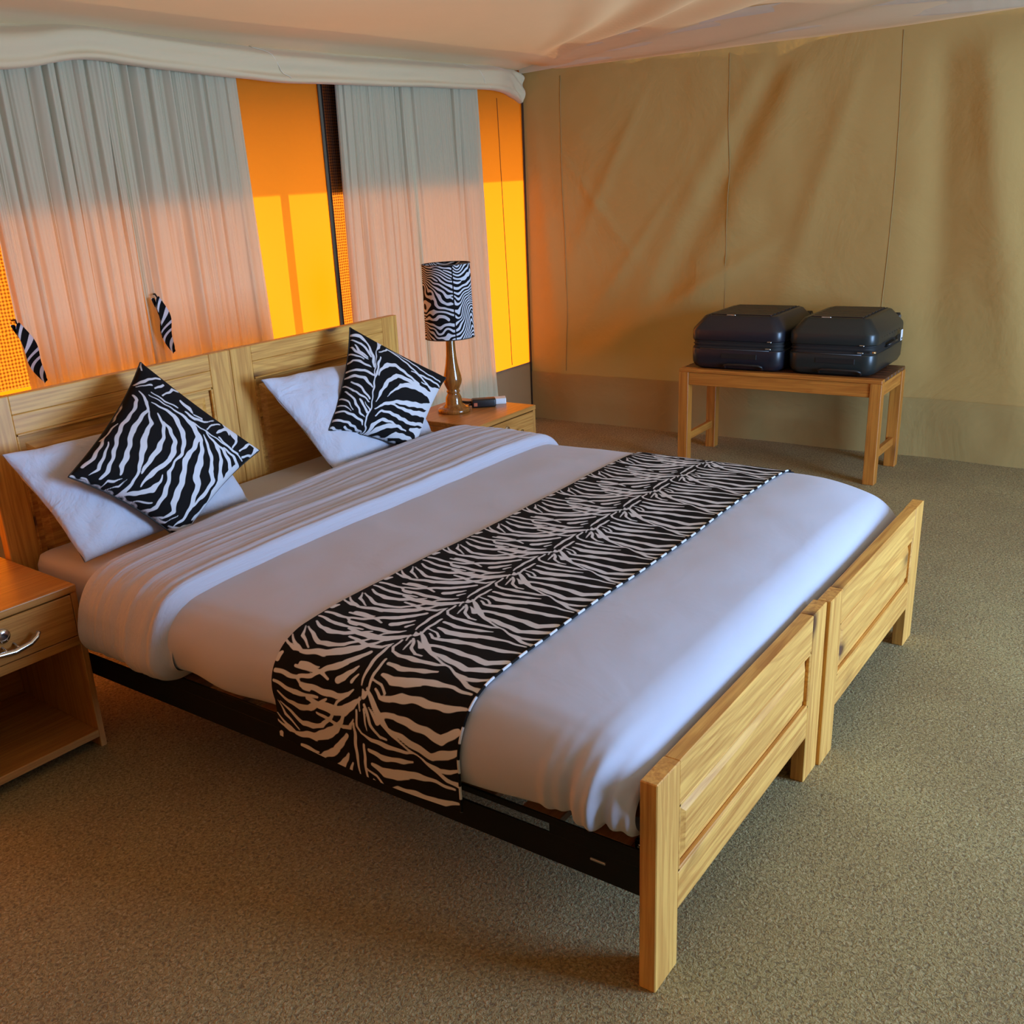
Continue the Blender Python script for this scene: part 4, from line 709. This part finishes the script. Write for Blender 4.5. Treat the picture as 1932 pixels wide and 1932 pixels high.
# ------------------------------------------------------------------ suitcases
shellA = plain('navy_black_shell', (.012, .012, .018, 1), .34); shellB = plain('charcoal_green_shell', (.015, .019, .018, 1), .34)
rib_m = plain('ribs_reflection_tint', (.020, .013, .012, 1), .42)  # the brown reflection on the lid is put into this rib colour
zipm = plain('black_zip_tape', (.006, .006, .006, 1), .7)
def ringstack(name, x0, x1, y0, y1, r, rings, m, parent=None):
    bm = bmesh.new(); R = []
    for ins, z in rings:
        rad = max(r - ins * .4, .004); ring = []
        for cx, cy, a0 in ((x1 - ins - rad, y1 - ins - rad, 0), (x0 + ins + rad, y1 - ins - rad, 90), (x0 + ins + rad, y0 + ins + rad, 180), (x1 - ins - rad, y0 + ins + rad, 270)):
            for k in range(7):
                a = math.radians(a0 + 15 * k); ring.append(bm.verts.new((cx + rad * math.cos(a), cy + rad * math.sin(a), z)))
        R.append(ring)
    n = len(R[0])
    for i in range(len(R) - 1):
        for k in range(n): bm.faces.new((R[i][k], R[i][(k + 1) % n], R[i + 1][(k + 1) % n], R[i + 1][k]))
    bm.faces.new(R[0][::-1]); bm.faces.new(R[-1])
    o = from_bm(name, bm, m, parent, True)
    return o
def suitcase(label, x0, x1, y0, y1, z0, Hs, m, tagged):
    cx, cy = (x0 + x1) / 2, (y0 + y1) / 2
    t = thing('suitcase', label, 'suitcase', (cx, cy, z0), 0, 'dark hard-shell suitcases on the bench')
    a, b, c, d = x0 - cx, x1 - cx, y0 - cy, y1 - cy
    ringstack('lower_shell', a, b, c, d, .055, [(.035, 0), (.012, .012), (.002, .035), (0, .098), (.002, .104)], m, t)
    ringstack('zip_band', a, b, c, d, .052, [(.006, .103), (.004, .108), (.009, .112), (.009, .120), (.004, .124), (.009, .128), (.009, .136), (.005, .141), (.008, .146)], zipm, t)
    ringstack('upper_shell', a, b, c, d, .055, [(.002, .145), (0, .151), (.001, .190), (.004, .200), (.036, .240), (.050, Hs - .004), (.058, Hs)], m, t)
    tube('zip_trim', [(a - .001, c + .06, .104), (a - .001, d - .06, .104)], .002, plain('pewter_trim', (.12, .12, .13, 1), .35, .6), t, 6)
    # ribbed field on the lid
    ra, rb_, rc, rd = a + .070, b - .070, c + .085, d - .085
    nr = 7; st = (rb_ - ra) / nr
    for k in range(nr): box('lid_rib', ra + k * st + .006, ra + (k + 1) * st - .006, rc, rd, Hs - .003, Hs + .005, rib_m, t, .0015)
    for yy in (rc - .006, rd + .006): box('lid_groove', ra - .012, rb_ + .01, yy - .003, yy + .003, Hs - .002, Hs + .0012, dark_line, t, 0)
    yl = cy - cy + .045
    box('name_badge', a + .060, a + .069, yl - .022, yl + .022, Hs - .001, Hs + .003, plain('silver_badge', (.75, .72, .68, 1), .25, .9), t, .0008)
    # pull handle recess and handle on the front end
    h = box('handle_recess', a - .0015, a + .004, -.115, .065, .060, .085, plain('recess_black', (.004, .004, .004, 1), .6), t, .001)
    tube('carry_handle', [(a + .006, .045, .012), (a - .008, .045, .026), (a - .013, .030, .032), (a - .014, -.05, .033), (a - .013, -.13, .032), (a - .008, -.145, .026), (a + .006, -.145, .012)], .0055, blk, t, 8)
    box('zip_puller', a - .004, a + .002, c + .052, c + .080, .110, .117, chrome, t, .002)
    box('zip_puller', a - .004, a + .002, c + .050, c + .072, .144, .150, chrome, t, .002)
    # side ribs on the near end of the lid
    for k in range(8):
        xx = a + .10 + k * .042
        tube('side_rib', [(xx, c + .002, .170), (xx, c + .010, .198), (xx, c + .050, .232)], .004, m, t, 6)
    tube('side_handle', [(-.07, c + .006, .118), (-.065, c - .012, .130), (.0, c - .015, .132), (.065, c - .012, .130), (.07, c + .006, .118)], .006, blk, t, 8)
    for yy in (c + .05, d - .05):
        for z_ in (.045, Hs - .055):
            w = tube('wheel', [(b + .022, yy - .011, z_), (b + .022, yy + .011, z_)], .022, blk, t, 16)
            box('wheel_fork', b - .006, b + .030, yy - .017, yy - .013, z_ - .012, z_ + .012, plain('fork_grey', (.10, .10, .10, 1), .4), w, .002)
            box('wheel_fork', b - .006, b + .030, yy + .013, yy + .017, z_ - .012, z_ + .012, plain('fork_grey', (.10, .10, .10, 1), .4), w, .002)
    if tagged:
        g_ = box('luggage_tag', b - .16, b - .13, c - .020, c - .017, .120, .172, plain('white_tag', (.8, .8, .8, 1), .5), t, .002)
        box('barcode', b - .153, b - .137, c - .0206, c - .0201, .125, .135, dark_line, g_, 0)
        tube('lock', [(a - .004, c + .012, .118), (a + .004, c - .002, .118)], .006, plain('brass', (.6, .4, .2, 1), .3, .9), t, 8)
    return t
suitcase('navy black hard-shell suitcase lying flat on the bench, nearer the orange corner', 3.385, 3.90, 1.012, 1.485, .498, .262, shellA, False)
suitcase('charcoal hard-shell suitcase with a white tag, at the bench end away from the bed wall', 3.40, 3.915, .585, .992, .498, .262, shellB, True)
